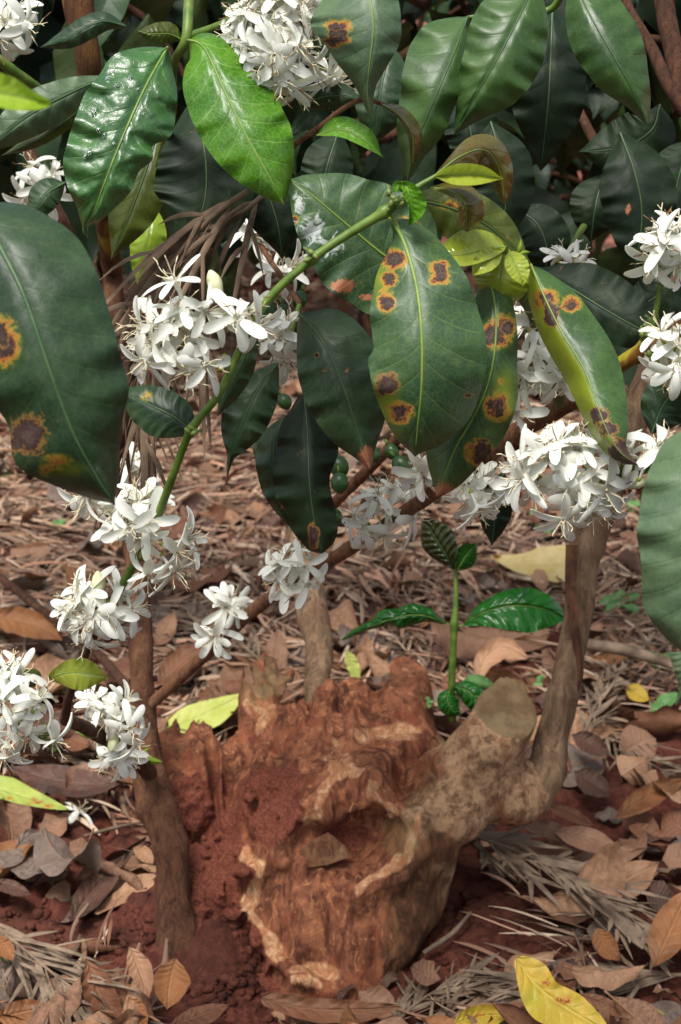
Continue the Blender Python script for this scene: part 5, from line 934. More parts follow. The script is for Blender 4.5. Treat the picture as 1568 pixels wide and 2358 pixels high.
# ---------------------------------------------------------------- dry frond caught on the branch
def frond(o, pts, n, L, w, ang, mat, r, droop=.2, sides=(1, -1), nrm=None, lobed=True, start=.05, rad=.0016):
    """pts: world points of the stalk; two rows of narrow leaflets"""
    p = cr(pts, 60); mb = MB(); mb.add(*tube(p, list(np.linspace(rad, rad * .3, 60)), 7)[:2]); mb.obj('stalk', M[mat], o, p[0])
    T, N, B = frames(p); lf = MB()
    for i in range(n):
        for s in sides:
            k = start + (1 - start) * (i + r.rand() * .6) / n; j = min(59, int(k * 59)); t = T[j]; up = npv([0, 0, 1]) if nrm is None else npv(nrm)
            sd = np.cross(t, up); sd /= np.linalg.norm(sd) + 1e-9; up2 = np.cross(sd, t)
            a = ang * (1 + r.randn() * .15); l = L * (1 - .55 * abs(k - .35) ** 1.3 * 1.4) * (.8 + .4 * r.rand())
            dr = t * math.cos(a) + sd * s * math.sin(a) + up2 * r.randn() * .12
            ks = np.linspace(0, 1, 7); c = p[j] + dr * (ks * l)[:, None] + t * (.18 * l * ks ** 2)[:, None] + npv([0, 0, -1]) * (droop * l * ks ** 2)[:, None] + r.randn(3) * .05 * l * (ks ** 2)[:, None]
            ww = w * np.array([.3, .8, 1, 1, .85, .6, .05]) * (.8 + .4 * r.rand()); dn = dr / np.linalg.norm(dr); e = np.cross(dn, up2); e /= np.linalg.norm(e); e = e * math.cos(.7 * r.randn()) + up2 * math.sin(.5 * r.randn())
            def put_strip(c, ww, e):
                v = np.concatenate([c - e * ww[:, None] - up2 * (.5 * ww)[:, None], c, c + e * ww[:, None] - up2 * (.5 * ww)[:, None]]); m = len(c); q = np.arange(m - 1)
                lf.add(v, np.vstack([np.stack([q, q + 1, q + 1 + m, q + m], 1), np.stack([q + m, q + 1 + m, q + 1 + 2 * m, q + 2 * m], 1)]))
            put_strip(c, ww, e)
            if lobed:
                for lb in (1, -1):
                    if r.rand() < .75:
                        m = 2 + r.randint(2); d2 = dr * math.cos(.55) + e / (np.linalg.norm(e)) * lb * math.sin(.55); kk = np.linspace(0, 1, 5); c2 = c[m] + d2 / np.linalg.norm(d2) * (kk * l * .45)[:, None] + npv([0, 0, -1]) * (droop * .4 * l * kk ** 2)[:, None]
                        put_strip(c2, w * .8 * np.array([.6, 1, .9, .6, .05]), e)
    lf.obj('leaflets', M[mat], o, p[0])
r = np.random.RandomState(31)
fo = thing('dry_frond', 'brown dried fern like frond caught in the twigs above the white flowers', 'frond', P(565, 450, 1.0))
frond(fo, [P(570, 440, 1.03), P(500, 490, 1.02), P(430, 560, 1.02), (P(375, 650, 1.025)), P(340, 760, 1.03), P(318, 880, 1.04), P(308, 1000, 1.05)], 12, .085, .0024, .32, 'frond_brown', r, .5, nrm=-FW, rad=.0022)
fo = thing('dry_frond', 'brown dried frond hanging beside the bright green leaf', 'frond', P(600, 460, 1.05))
frond(fo, [P(605, 450, 1.06), P(570, 480, 1.05), P(520, 520, 1.05), P(470, 590, 1.05), P(440, 700, 1.055)], 8, .08, .0024, .34, 'frond_brown', r, .7, nrm=-FW, rad=.0018)
# ---------------------------------------------------------------- coffee seedling behind the stump
sd_ = 1.53
b = thing('coffee_seedling', 'young coffee seedling with glossy leaves standing among the stubs of the stump', 'seedling', P(1042, 1650, sd_))
stem(b, [(1043, 1660, sd_ + .01), (1040, 1580, sd_), (1046, 1440, sd_ - .01), (1050, 1380, sd_ - .01), (1049, 1310, sd_ - .01)], [8.5, 8.5, 8, 6, 5], 'twig_green', 'stem', 12, 80, .04, nodes=((1046, 1438, .3),))
leaf(b, 'seed', [(1066, 1440, 1.518), (1110, 1412, 1.505), (1180, 1395, 1.50), (1250, 1402, 1.505), (1306, 1425, 1.515)], [(0, 3), (.2, 34), (.45, 56), (.7, 58), (.88, 34), (1, 4)], [(0, 3), (.2, 20), (.45, 36), (.7, 40), (.88, 24), (1, 4)], zA=-.006, zB=.012, petiole=(1048, 1440, 1.52), label='right leaf of the seedling, widest and glossy', quilt=.0022, pr=.001)
leaf(b, 'seed', [(1028, 1436, 1.518), (980, 1418, 1.505), (930, 1418, 1.50), (880, 1432, 1.505), (830, 1452, 1.51), (784, 1476, 1.52)], [(0, 3), (.15, 16), (.3, 26), (.45, 20), (.55, 26), (.7, 12), (.85, 10), (1, 2)], [(0, 3), (.15, 12), (.3, 22), (.42, 28), (.55, 14), (.7, 8), (.85, 6), (1, 2)], zA=.008, zB=.01, wave=.006, petiole=(1046, 1440, 1.52), label='left leaf of the seedling, narrow and crinkled', quilt=.0022, pr=.001)
leaf(b, 'seedtop', [(1046, 1312, 1.512), (1025, 1275, 1.505), (1000, 1235, 1.505), (975, 1192, 1.51)], [(0, 3), (.25, 28), (.5, 42), (.75, 34), (1, 4)], [(0, 3), (.25, 24), (.5, 36), (.75, 28), (1, 4)], zA=-.006, zB=.01, label='dark bronze top leaf of the seedling', quilt=.003, vein='vein_dark', pr=.0008)
leaf(b, 'seed', [(1052, 1315, 1.512), (1066, 1290, 1.508), (1082, 1268, 1.505), (1098, 1250, 1.505)], 26, 26, zA=.008, zB=-.006, pr=.0008)
leaf(b, 'seed', [(1040, 1580, 1.52), (1075, 1590, 1.505), (1105, 1620, 1.50), (1132, 1668, 1.505)], 28, 26, wave=.005, quilt=.0025, pr=.0008)
leaf(b, 'seed', [(1036, 1585, 1.515), (1030, 1610, 1.505), (1040, 1632, 1.503), (1062, 1648, 1.505)], 24, 26, wave=.005, quilt=.0025, pr=.0008)
leaf(b, 'weed', [(1058, 1590, 1.55), (1090, 1575, 1.54), (1120, 1580, 1.54), (1146, 1592, 1.545)], 18, 22, pr=.0007)
# ---------------------------------------------------------------- little weeds in the litter
r = np.random.RandomState(44)
WD = [(95, 1352, 44, 'beside the left edge, below the pale flowers'), (140, 1225, 34, 'left of the white flowers in the middle distance'), (440, 1330, 22, 'just right of the left upright stem'), (1232, 1218, 44, 'in the middle distance left of the right stem'), (1262, 1246, 40, 'below its neighbour left of the right stem'), (1425, 1405, 60, 'right of the leaning right stem'), (1468, 1432, 44, 'between the right stem and the large pale leaf'),
      (1505, 1560, 60, 'under the curled tip of the large pale leaf'), (1525, 1650, 70, 'at the right edge beside the grey fern frond'), (8, 2262, 50, 'cut by the left edge near the bottom'), (8, 1105, 30, 'far back at the left edge'), (1238, 1592, 28, 'between the cut limb and the right stem'), (985, 1640, 24, 'on top of the stump beside the seedling'), (1448, 1180, 34, 'far back right of the right stem'), (1180, 985, 40, 'far back below the brown branch'), (150, 1600, 24, 'left of the olive young leaf')]
for x, y, s, where in WD:
    p = onG(x, y, .012) if y < 2300 and not (900 < x < 1000 and 1600 < y) else P(x, y, 1.55)
    b = thing('weed', 'small pale green weed ' + where, 'weed', p - npv([0, 0, .012]), 'small weeds in the litter'); d = (p - CAM) @ FW; L = s * d / FPX
    mb = MB(); mb.add(*tube([p - [0, 0, .02], p + [0, 0, .006], p + [.002, -.002, .012]], [.0012, .001, .0008], 6)[:2]); mb.obj('stem', M['weed'], b, p)
    for k in range(3 + r.randint(2)):
        a = r.rand() * 6.28; v, f, uv = local_leaf(L * (.6 + .5 * r.rand()), L * .26, 16, 5, .5, .3, .2, .02, .03, r.randint(99)); el = -.2 - .5 * r.rand()
        ax = axes_from([math.sin(-el) * -math.cos(a) + r.randn() * .15, -.35 + r.randn() * .15, 1.0], a); mb = MB(); mb.add(v @ ax + p + [0, 0, .012], f, 0, uv); mb.obj('leaf', M['weed'], b, p + npv([0, 0, .012]))
# ---------------------------------------------------------------- named fallen leaves
def fleaf(label, mat, mid, wA, wB, lift=.02, stand=.25, cup=.6, arch=.3, **kw):
    o = leaf(None, mat, [(x, y, float((onG(x, min(y, 2600)) - CAM) @ FW)) for x, y in mid], wA, wB, zA=kw.pop('zA', 0), zB=kw.pop('zB', 0), ground=(lift, stand, cup, arch), name='fallen_leaf', vein='vein_dead', nt=46, nu=9,
             pr=kw.pop('pr', .0009), wave=kw.pop('wave', .003), pucker=kw.pop('pucker', .0024), wf=kw.pop('wf', 3), quilt=.0012, edge=.08, **kw)
    return tag(o, label, 'leaf')
fleaf('large pale yellow green leaf propped behind the left stem', 'd_lime', [(366, 1692), (430, 1665), (495, 1634), (562, 1598)], [(0, 14), (.2, 32), (.5, 36), (.8, 26), (1, 3)], [(0, 24), (.2, 34), (.5, 32), (.8, 18), (1, 3)], .02, .55, .2, .1, pucker=.001, wave=.001)
fleaf('fresh yellow green leaf with orange freckles at the left edge', 'd_green', [(-60, 1800), (20, 1822), (90, 1845), (160, 1864)], [(0, 18), (.4, 22), (.7, 14), (1, 2)], [(0, 30), (.4, 30), (.7, 18), (1, 2)], .05, .35, .2, .2, spots=[(80, 1846, 30, 14, .6), (110, 1856, 22, 10, .6), (20, 1840, 16, 9, .5)], pucker=.001)
fleaf('cream yellow leaf with an orange tip lying left of the right stem', 'd_cream', [(1330, 1288), (1260, 1296), (1195, 1296), (1128, 1280)], [(0, 36), (.3, 40), (.6, 26), (.85, 12), (1, 3)], [(0, 40), (.3, 44), (.6, 26), (.85, 12), (1, 3)], .05, .45, .3, .2, spots=[(1140, 1280, 20, 20, .62)])
fleaf('pinkish leaf standing upright beside the middle stem', 'd_pink', [(630, 1565), (634, 1520), (637, 1480), (642, 1446)], 28, 28, .01, .75, .3, .1)
fleaf('rust coloured rolled leaf at the left edge below the brown twig', 'd_orange', [(-30, 1420), (40, 1428), (95, 1445), (146, 1476)], 34, 32, .05, .5, 1.2, .3)
fleaf('small brown leaf under the rust coloured rolled leaf', 'd_red', [(20, 1470), (60, 1482), (112, 1492)], 18, 16, .02, .3)
fleaf('small tan cupped leaf right of the left stem', 'd_tan', [(358, 1486), (382, 1450), (402, 1408)], 22, 22, .03, .6, .8)
fleaf('brown folded leaf under the long branch near the left stem', 'd_red', [(362, 1576), (408, 1532), (466, 1482)], 42, 30, .04, .45, .9)
fleaf('tan leaf curled like a hook behind the seedling', 'd_tan', [(1102, 1566), (1116, 1520), (1156, 1492), (1216, 1516)], [(0, 6), (.2, 20), (.5, 28), (.8, 18), (1, 3)], [(0, 6), (.2, 20), (.5, 26), (.8, 18), (1, 3)], .05, .6, 1.0)
fleaf('long pinkish brown leaf under the seedling', 'd_pink', [(1060, 1448), (1150, 1472), (1280, 1482)], 28, 22, .03, .35)
fleaf('slim tan leaf standing beside the sawn knob', 'd_tan', [(504, 1768), (484, 1722), (468, 1686)], 15, 16, .03, .8, .4)
fleaf('dark purple brown leaf with visible ribs left of the stem', 'd_dark', [(275, 1806), (150, 1800), (10, 1766)], 36, 34, .05, .4, .5, .3)
fleaf('grey curled leaf on the red soil at the left', 'd_grey', [(36, 1952), (66, 1926), (98, 1940), (118, 1992)], 17, 18, .03, .5, 1.0)
fleaf('brown rolled leaf at the left edge above the grey clod', 'd_tan', [(-20, 1966), (30, 1978), (84, 1998)], 18, 20, .02, .3, 1.2)
fleaf('dull brown leaf at the left edge above the frond', 'd_dark', [(-20, 2030), (30, 2044), (74, 2062)], 18, 16, .02, .3, 1.0)
fleaf('dark brown trough shaped leaf left of the stem foot', 'd_dark', [(160, 2122), (205, 2060), (246, 2015), (290, 1966)], 32, 30, .03, .35, 1.1)
fleaf('tan leaf half hidden against the left stem foot', 'd_tan', [(218, 2104), (290, 2062), (366, 2018)], [(0, 4), (.5, 14), (.9, 18), (1, 4)], [(0, 4), (.4, 20), (.8, 26), (1, 6)], .02, .3, .5)
fleaf('small curled tan scrap above the trough shaped leaf', 'd_tan', [(306, 1952), (330, 1966), (354, 1990)], 16, 18, .03, .4, 1.0)
fleaf('tan puckered leaf below the stem foot', 'd_tan', [(298, 2180), (318, 2226), (344, 2300)], 24, 28, .03, .5, 1.0)
fleaf('orange brown leaf with a notch below the stem foot', 'd_orange', [(404, 2206), (392, 2262), (384, 2326)], 38, 44, .03, .5, .9)
fleaf('dark red folded leaf at the bottom left', 'd_red', [(200, 2210), (228, 2288), (282, 2384)], 36, 38, .03, .45, 1.1)
fleaf('tan leaf standing at the bottom edge left of centre', 'd_orange', [(296, 2296), (316, 2330), (336, 2372)], 22, 22, .02, .6, .8)
fleaf('dull red flat leaf at the bottom edge', 'd_red', [(390, 2362), (460, 2338), (532, 2312)], 28, 22, .02, .3, .4)
fleaf('orange brown leaf at the bottom left corner', 'd_orange', [(-10, 2344), (50, 2332), (120, 2316)], 40, 30, .03, .4, .9)
fleaf('small ochre leaf at the left edge below the frond', 'd_orange', [(-20, 2158), (6, 2180), (32, 2214)], 20, 22, .05, .5, .8)
fleaf('long shiny red brown leaf along the bottom edge under the stump', 'd_red', [(600, 2300), (700, 2322), (810, 2326), (925, 2318)], [(0, 12), (.3, 26), (.7, 28), (1, 4)], [(0, 22), (.3, 26), (.7, 22), (1, 4)], .03, .45, .9, .1)
fleaf('large yellow leaf with an orange stain at the bottom right', 'd_yellow', [(1186, 2206), (1232, 2266), (1300, 2318), (1410, 2385)], [(0, 6), (.15, 26), (.4, 62), (.65, 50), (.85, 30), (1, 4)], [(0, 16), (.15, 44), (.4, 36), (.65, 40), (.85, 26), (1, 4)], .07, .6, .4, .2, spots=[(1300, 2305, 50, 24, .5), (1255, 2262, 30, 16, .45)], lime=[(1225, 2300, 60, 70, .7)], pucker=.0015)
fleaf('curled ochre yellow leaf at the bottom edge', 'd_yellow', [(1040, 2358), (1110, 2340), (1182, 2336)], 30, 28, .03, .5, 1.1, spots=[(1100, 2340, 40, 20, .5)])
fleaf('dull green leaf under the large yellow one', 'd_green', [(1400, 2306), (1460, 2318), (1534, 2336)], 18, 16, .02, .3)
fleaf('red brown leaf between the yellow leaf and the grey frond', 'd_red', [(1330, 2288), (1400, 2316), (1470, 2350)], 18, 16, .04, .4)
fleaf('wide tan leaf beside the grey frond on the right', 'd_tan', [(1362, 2048), (1430, 2032), (1520, 1984)], 46, 40, .03, .45, .6)
fleaf('pinkish brown leaf in the pile under the right limb', 'd_pink', [(1192, 1896), (1268, 1912), (1350, 1942)], 18, 20, .06, .4, .9)
fleaf('long red brown leaf on top of the pile right of the stump', 'd_pink', [(1276, 1914), (1360, 1934), (1438, 1966)], 28, 26, .06, .4, .7)
fleaf('dusty brown leaf in the middle of the pile', 'd_red', [(1222, 1946), (1280, 1958), (1342, 1976)], 24, 20, .03, .35, .9)
fleaf('long light brown leaf on the lower side of the pile', 'd_pink', [(1286, 1990), (1390, 1978), (1496, 1950)], 26, 24, .03, .35, .8)
fleaf('narrow maroon leaf lying highest in the pile', 'd_red', [(1262, 1858), (1310, 1874), (1370, 1904)], 15, 16, .05, .4, 1.0)
fleaf('small maroon leaf tucked under the limb', 'd_dark', [(1086, 1924), (1110, 1906), (1144, 1898)], 22, 20, .02, .5, .5)
fleaf('reddish leaf at the right end of the pile', 'd_red', [(1446, 1902), (1496, 1920), (1552, 1946)], 22, 20, .03, .35, .9)
fleaf('rolled ochre leaf at the right edge above the pile', 'd_orange', [(1414, 1884), (1496, 1832), (1585, 1790)], 27, 26, .05, .45, 1.2)
fleaf('broad ochre brown leaf at the right edge', 'd_orange', [(1506, 2226), (1545, 2140), (1590, 2040)], 42, 46, .04, .5, .6)
fleaf('small ribbed orange leaf below the grey frond', 'd_orange', [(1372, 2136), (1392, 2176), (1428, 2214)], 24, 28, .03, .5, 1.0)
fleaf('tiny crumpled tan leaf below the grey frond', 'd_tan', [(1304, 2234), (1326, 2212), (1350, 2190)], 18, 20, .02, .4, 1.4)
fleaf('orange rolled leaf right of the right stem', 'd_orange', [(1342, 1532), (1400, 1518), (1462, 1506)], 15, 18, .03, .4, 1.3)
fleaf('yellow leaf among weeds at the right', 'd_yellow', [(1440, 1580), (1466, 1596), (1496, 1614)], 19, 20, .03, .4)
fleaf('pale lime folded leaf behind the stump top', 'd_lime', [(795, 1496), (812, 1540), (824, 1580)], 12, 18, .04, .9, .4)
fleaf('grey green curled leaf lying behind the jagged stump top', 'd_green', [(834, 1588), (852, 1612), (866, 1644)], 16, 19, .04, .7, .6)
fleaf('pink brown leaf behind the pale stub', 'd_pink', [(476, 1608), (530, 1588), (592, 1568)], 17, 17, .03, .4)
fleaf('dark crumpled leaf right of the right stem foot', 'd_dark', [(1322, 1776), (1362, 1800), (1410, 1834)], 30, 28, .03, .4, 1.0)
fleaf('dark curled leaf above the dark crumpled one, right of the stem foot', 'd_dark', [(1316, 1692), (1360, 1712), (1404, 1742)], 24, 24, .04, .5, 1.2)
fleaf('warm brown leaf behind the lowest white flowers', 'd_red', [(136, 1694), (170, 1702), (206, 1720)], 28, 28, .04, .5, .9)
# ---------------------------------------------------------------- the other fallen leaves
r = np.random.RandomState(77)
CN = {'d_red': 'reddish brown', 'd_tan': 'tan', 'd_pink': 'pinkish brown', 'd_dark': 'dark brown', 'd_orange': 'orange brown', 'd_grey': 'greyish brown'}
KN = ['loosely curled', 'rolled', 'humped', 'nearly flat', 'tightly rolled', 'arched', 'trough shaped', 'drooping', 'down turned', 'tube like', 'hooked', 'flat']
n_ = 0
while n_ < 240:
    y = 1.08 + 2.9 * r.rand() ** 2.0; x = (r.rand() * 2 - 1) * (.25 * y + .06)
    if abs(x + .01) < .15 and 1.18 < y < 1.56: continue
    if y < 1.75 and bare((x, y)): continue
    px, py, _ = proj(np.array([x, y, 0.]))
    if (px < 340 and 2110 < py < 2345 and r.rand() < .85) or (px > 1050 and 2170 < py < 2320) or (1060 < px < 1480 and 1880 < py < 2120) or (500 < px < 960 and 2050 < py < 2345): continue
    n_ += 1; va = r.randint(12); ma = r.choice(list(CN), p=[.24, .2, .22, .16, .08, .1]); L = (.065 + .07 * r.rand()) * (1 if y < 2 else .9)
    px, py, _ = proj(np.array([x, y, 0.]))
    zone = ('in the foreground' if py > 2200 else 'in front of the litter on the left' if px < 480 and py > 1700 else 'in the pile right of the stump' if px > 1000 and py > 1700 else 'left of the left stem' if px < 330 and py > 1350 else 'right of the right stem' if px > 1330 and py > 1350 else 'behind the stump' if py > 1350 else 'far back on the left' if px < 600 else 'far back in the middle' if px < 1100 else 'far back on the right')
    fallen(npv([x, y, float(gz(x, y)) + .012 + .034 * r.rand()]), r.rand() * 6.28, L, va, ma, f'{CN[ma]} {KN[va]} fallen leaf {zone}', 'brown fallen leaves', (r.randn() * .4, r.randn() * .4), r.rand() < .3, y < 2.2, 'leaf', .8 + .5 * r.rand())
# ---------------------------------------------------------------- dried fern like fronds on the ground
def gfrond(pts, lab, n, L, w, ang, mat='frond', lift=.02, seed=0, sides=(1, -1), droop=.12):
    rr = np.random.RandomState(seed); q = [onG(x, y, lift + (z[0] if z else 0)) for x, y, *z in pts]
    o = thing('dry_frond', lab, 'frond', q[0], 'dried fronds on the ground'); frond(o, q, n, L, w, ang, mat, rr, droop, sides, None, True, .03, .002)
gfrond([(1050, 1912, .03), (1150, 1945, .035), (1260, 1990, .035), (1380, 2060, .03), (1500, 2150, .02)], 'grey feathery frond sloping down to the right of the stump', 21, .085, .0042, .45, seed=1)
gfrond([(1575, 2245), (1440, 2245), (1300, 2255), (1180, 2262, .005)], 'grey frond with long ribs behind the large yellow leaf', 16, .08, .0026, .42, seed=2)
gfrond([(900, 2365), (960, 2310), (1020, 2275), (1100, 2255)], 'short grey brown frond at the bottom just right of the stump', 13, .06, .0024, .5, seed=3)
gfrond([(-40, 2110, .02), (60, 2190, .02), (160, 2270, .02), (300, 2350, .01), (380, 2400)], 'grey brown frond sweeping across the bottom left corner', 24, .085, .003, .4, 'frond', seed=4)
gfrond([(1345, 1690, .03), (1365, 1640, .03), (1390, 1590, .03), (1420, 1540, .03)], 'small pale fan shaped frond right of the right stem', 13, .06, .0024, .35, seed=5)
gfrond([(1330, 1640), (1420, 1700), (1500, 1760), (1590, 1800)], 'grey frond in the litter right of the right stem', 15, .07, .0022, .5, seed=6)
gfrond([(600, 1520, .03), (550, 1480, .03), (480, 1430, .03), (420, 1400, .02)], 'grey frond behind the long slanting branch', 17, .08, .0024, .55, seed=7)
gfrond([(380, 1660), (480, 1590), (560, 1530), (640, 1500)], 'grey brown frond between the left and middle stems', 14, .08, .0024, .5, seed=8)
gfrond([(300, 1250), (200, 1210), (80, 1180), (-40, 1170)], 'straw coloured frond far back on the left', 18, .10, .003, .5, seed=9)
gfrond([(800, 1500), (900, 1480), (1000, 1500), (1080, 1530)], 'straw coloured frond behind the stump and the seedling', 16, .08, .0026, .5, seed=10)
gfrond([(820, 1290), (920, 1250), (1030, 1235), (1150, 1250)], 'pale straw frond below the small flowers in the middle distance', 18, .10, .003, .5, seed=11)
gfrond([(-30, 1680), (60, 1720), (160, 1740), (260, 1790)], 'dull brown frond left of the left stem', 15, .08, .0024, .5, 'frond_brown', seed=12)
gfrond([(1400, 1330), (1480, 1290), (1570, 1270)], 'straw coloured frond far back right of the right stem', 14, .10, .003, .5, seed=13)
gfrond([(560, 1330), (480, 1290), (400, 1290)], 'straw coloured frond far back behind the left stem', 14, .10, .003, .5, seed=14)
gfrond([(950, 2380), (1100, 2330), (1230, 2310)], 'brown frond under the ochre yellow leaf at the bottom edge', 13, .07, .0022, .5, 'frond_brown', seed=15)
# twigs lying about
for i, (pts, rr_, lb) in enumerate([([(975, 2195), (1040, 2150), (1085, 2100)], .0022, 'thin grey twig beside the foot of the stump'), ([(195, 1925), (270, 1905), (340, 1890)], .0018, 'pale straw twig left of the left stem'), ([(660, 1490), (740, 1475), (820, 1480)], .0016, 'pale straw twig crossing behind the middle stem'), ([(0, 1330), (90, 1400), (200, 1480), (300, 1590)], .006, 'thick brown fallen twig behind the lowest flowers'), ([(1330, 1480), (1450, 1500), (1570, 1540)], .007, 'grey weathered stick right of the right stem')]):
    mb = MB(); mb.add(*tube([onG(x, y, .02 + .05 * (i > 2)) for x, y in pts], [rr_, rr_ * 1.1, rr_ * .6] if len(pts) == 3 else rr_, 8, n=30, rough=.15, rs=150)[:2]); tag(mb.obj('fallen_twig', M['bark_red'] if i == 3 else M['frond'], None), lb, 'twig', 'twigs on the ground')
# clod
p = onG(110, 2005, .01); v, f = ball(p, (.022, .016, .014), None, 24, 16, .5, 8); v = v + vnoise(v * 160, 3)[:, None] * .003; mb = MB(); mb.add(v, f); tag(mb.obj('soil_clod', M['bark_grey'], None, p), 'grey knobbly clod on the red soil at the left', 'clod')
# fallen white flower on the litter
p = onG(182, 1868, .02); o = bpy.data.objects.new('fallen_flower', FLOW[2]); put(o, None, p); o.rotation_euler = (.5, .4, 1); tag(o, 'single fallen white flower on the brown litter at the left', 'flower')
# ---------------------------------------------------------------- coffee bushes standing behind
LV = [local_leaf(1, .2, 14, 4, [.7, .3, 1.1, -.3][i], [.3, .5, .2, .6][i], .3, .015, .03, i + 60) for i in range(4)]
def shrub(name, label, cat, c, rad, nl, mats, seed, L=.13, lo=.35, hang=.7, stems=4, group='coffee bushes standing behind', top=False):
    """c: foot on the ground; rad: (x,y) half widths, leaves between lo and hi heights on drooping side twigs"""
    rr = np.random.RandomState(seed); base = npv([c[0], c[1], 1.75 if top else 0]); o = thing(name, label, cat, base, group); hi = c[2]; lf = MB(); sm = MB()
    for k in range(stems - 1):
        a = rr.rand() * 6.28; e = npv([c[0] + rad[0] * .5 * math.cos(a), c[1] + rad[1] * .5 * math.sin(a), hi]); b0 = npv([c[0] + rr.randn() * .05, c[1] + rr.randn() * .05, -.02])
        
        if top: b0 = npv([c[0] + rr.randn() * .05, c[1] + .1, 1.75]); e[2] = lo + .25 * rr.rand()
        m_ = (b0 + e) / 2 + rr.randn(3) * .04; w = cr([b0, m_, e], 30); sm.add(*tube(w, list(np.linspace(.010, .005, 30)), 9, rough=.15, rs=80)[:2])
        for _ in range(10):
            j = rr.randint(8, 30); a2 = rr.rand() * 6.28; t0 = w[j]; t1 = t0 + npv([math.cos(a2) * rad[0] * .7, math.sin(a2) * rad[1] * .7, .06 * rr.randn() - .05]); sm.add(*tube([t0, (t0 + t1) / 2 + [0, 0, .05], t1], [.006, .0045, .002], 6, n=12)[:2])
    sm.obj('stem', M['bark_red'], o, base)
    for _ in range(nl):
        while True:
            q = rr.rand(3) * 2 - 1
            if q[0] ** 2 + q[1] ** 2 < 1 and vnoise(q * 2.2 + seed * 3, seed) > -.25: break
        p = npv([c[0] + q[0] * rad[0], c[1] + q[1] * rad[1], lo + (hi - lo) * (q[2] * .5 + .5)])
        a = rr.rand() * 6.28; el = -hang - .5 * rr.rand() + .3 * rr.randn(); y_ = npv([math.cos(a) * math.cos(el), math.sin(a) * math.cos(el), math.sin(el)]); up = npv([0, -.25, 1]) + rr.randn(3) * .35; x_ = np.cross(y_, up); x_ /= np.linalg.norm(x_); z_ = np.cross(x_, y_)
        v, f, uv = LV[rr.randint(4)]; l = L * (.6 + .7 * rr.rand()); lf.add(v * l @ np.array([x_, y_, z_]) + p, f, rr.randint(len(mats)), uv)
    lf.obj('foliage', [M[m_] for m_ in mats], o, base); return o
shrub('coffee_branch', 'drooping branch of shade darkened leaves high behind the right stem', 'branch', (.42, 1.72, .98), (.22, .12), 120, ['deep'], 11, L=.15, lo=.52, stems=3, group='coffee branches reaching in from above', top=True)
shrub('coffee_branch', 'drooping branch of shade darkened leaves behind the wet leaf', 'branch', (-.34, 1.74, 1.0), (.22, .12), 90, ['deep', 'deep', 'dark'], 12, L=.15, lo=.60, stems=3, group='coffee branches reaching in from above', top=True)
shrub('coffee_branch', 'drooping branch of shade darkened leaves behind the dense flower head', 'branch', (.07, 1.76, 1.02), (.22, .12), 90, ['deep'], 13, L=.15, lo=.62, stems=3, group='coffee branches reaching in from above', top=True)
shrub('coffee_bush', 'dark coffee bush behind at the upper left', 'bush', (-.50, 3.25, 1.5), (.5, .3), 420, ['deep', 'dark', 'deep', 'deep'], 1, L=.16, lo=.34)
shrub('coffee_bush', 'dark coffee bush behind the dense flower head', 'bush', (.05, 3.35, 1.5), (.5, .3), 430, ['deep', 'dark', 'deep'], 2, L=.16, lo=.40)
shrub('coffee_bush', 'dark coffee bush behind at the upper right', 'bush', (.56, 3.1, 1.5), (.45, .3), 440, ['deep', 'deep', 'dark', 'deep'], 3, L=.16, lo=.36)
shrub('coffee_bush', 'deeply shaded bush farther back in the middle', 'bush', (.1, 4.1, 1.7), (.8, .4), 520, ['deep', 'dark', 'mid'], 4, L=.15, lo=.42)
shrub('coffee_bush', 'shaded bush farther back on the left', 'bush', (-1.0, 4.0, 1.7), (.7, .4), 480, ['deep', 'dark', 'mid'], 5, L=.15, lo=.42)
shrub('coffee_bush', 'lighter green sunlit bush far back at the upper right', 'bush', (1.25, 3.9, 1.8), (.6, .4), 620, ['mid', 'bright', 'lime', 'dark'], 6, lo=.3)  # its sunlit look is put into the lighter leaf colours
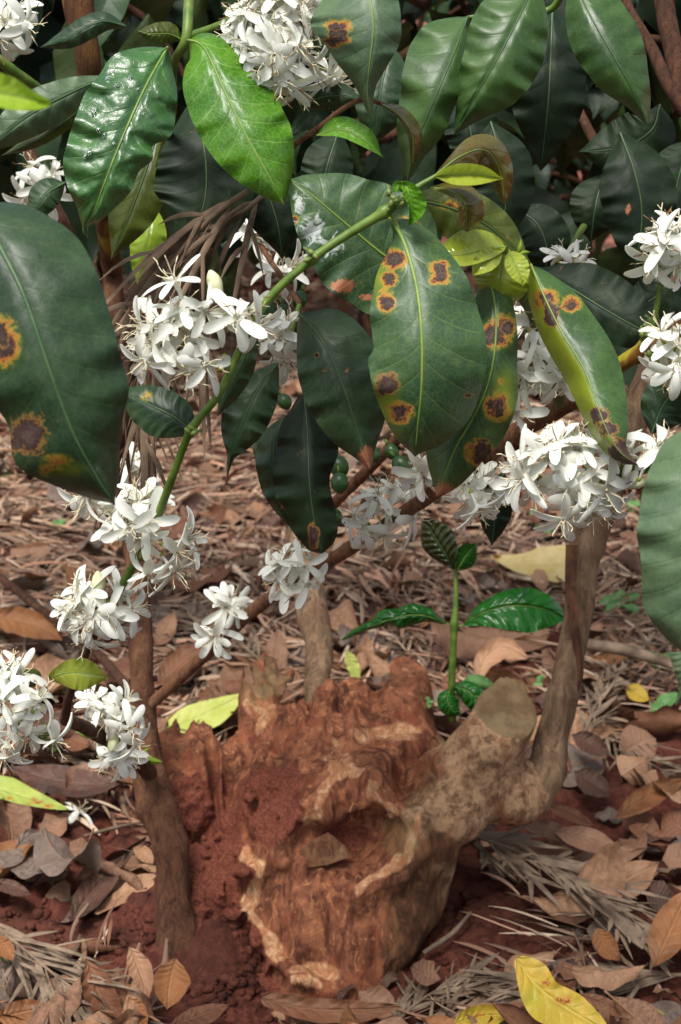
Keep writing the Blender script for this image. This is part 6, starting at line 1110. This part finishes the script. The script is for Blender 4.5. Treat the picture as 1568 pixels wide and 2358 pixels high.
shrub('coffee_bush', 'green bush far back across the row', 'bush', (-.1, 5.2, 2.0), (1.0, .6), 700, ['mid', 'dark', 'bright'], 7, L=.15, lo=.5)
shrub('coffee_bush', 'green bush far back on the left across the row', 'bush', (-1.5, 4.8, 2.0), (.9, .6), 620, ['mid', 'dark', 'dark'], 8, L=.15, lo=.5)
# ---------------------------------------------------------------- camera, light
cam = bpy.data.cameras.new('camera'); co = bpy.data.objects.new('camera', cam); COL.objects.link(co); scene.camera = co
co.location = Vector(CAM); co.rotation_euler = (math.pi / 2 - PITCH, 0, 0); cam.sensor_fit = 'VERTICAL'; cam.sensor_height = 36; cam.lens = 18 / math.tan(VFOV / 2); cam.clip_start = .02; cam.clip_end = 300
cam.dof.use_dof = True; cam.dof.focus_distance = 1.04; cam.dof.aperture_fstop = 15
SUN_EL, SUN_AZ = R(66), R(-28)   # azimuth measured from behind the viewer towards the left
sv = npv([math.sin(SUN_AZ) * math.cos(SUN_EL), -math.cos(SUN_AZ) * math.cos(SUN_EL), math.sin(SUN_EL)])
sl = bpy.data.lights.new('sun', 'SUN'); sl.energy = 2.5; sl.angle = R(20); sl.color = (1, .97, .93); so = bpy.data.objects.new('sun', sl); COL.objects.link(so); so.location = (0, 0, 5)
so.rotation_mode = 'QUATERNION'; so.rotation_quaternion = Vector(sv).to_track_quat('Z', 'Y')
w = bpy.data.worlds.new('World'); scene.world = w; w.use_nodes = True; nt = w.node_tree; bg = nt.nodes['Background']; sk = nt.nodes.new('ShaderNodeTexSky'); sk.sky_type = 'NISHITA'; sk.sun_disc = False; sk.sun_elevation = SUN_EL; sk.sun_rotation = math.atan2(sv[0], sv[1]); sk.air_density = 1.0; sk.dust_density = 3.0
hs = nt.nodes.new('ShaderNodeHueSaturation'); hs.inputs['Saturation'].default_value = .5; nt.links.new(sk.outputs[0], hs.inputs['Color']); nt.links.new(hs.outputs[0], bg.inputs[0]); bg.inputs[1].default_value = .105
scene.view_settings.view_transform = 'Standard'; scene.view_settings.look = 'None'; scene.view_settings.exposure = 0.85; scene.view_settings.gamma = 1
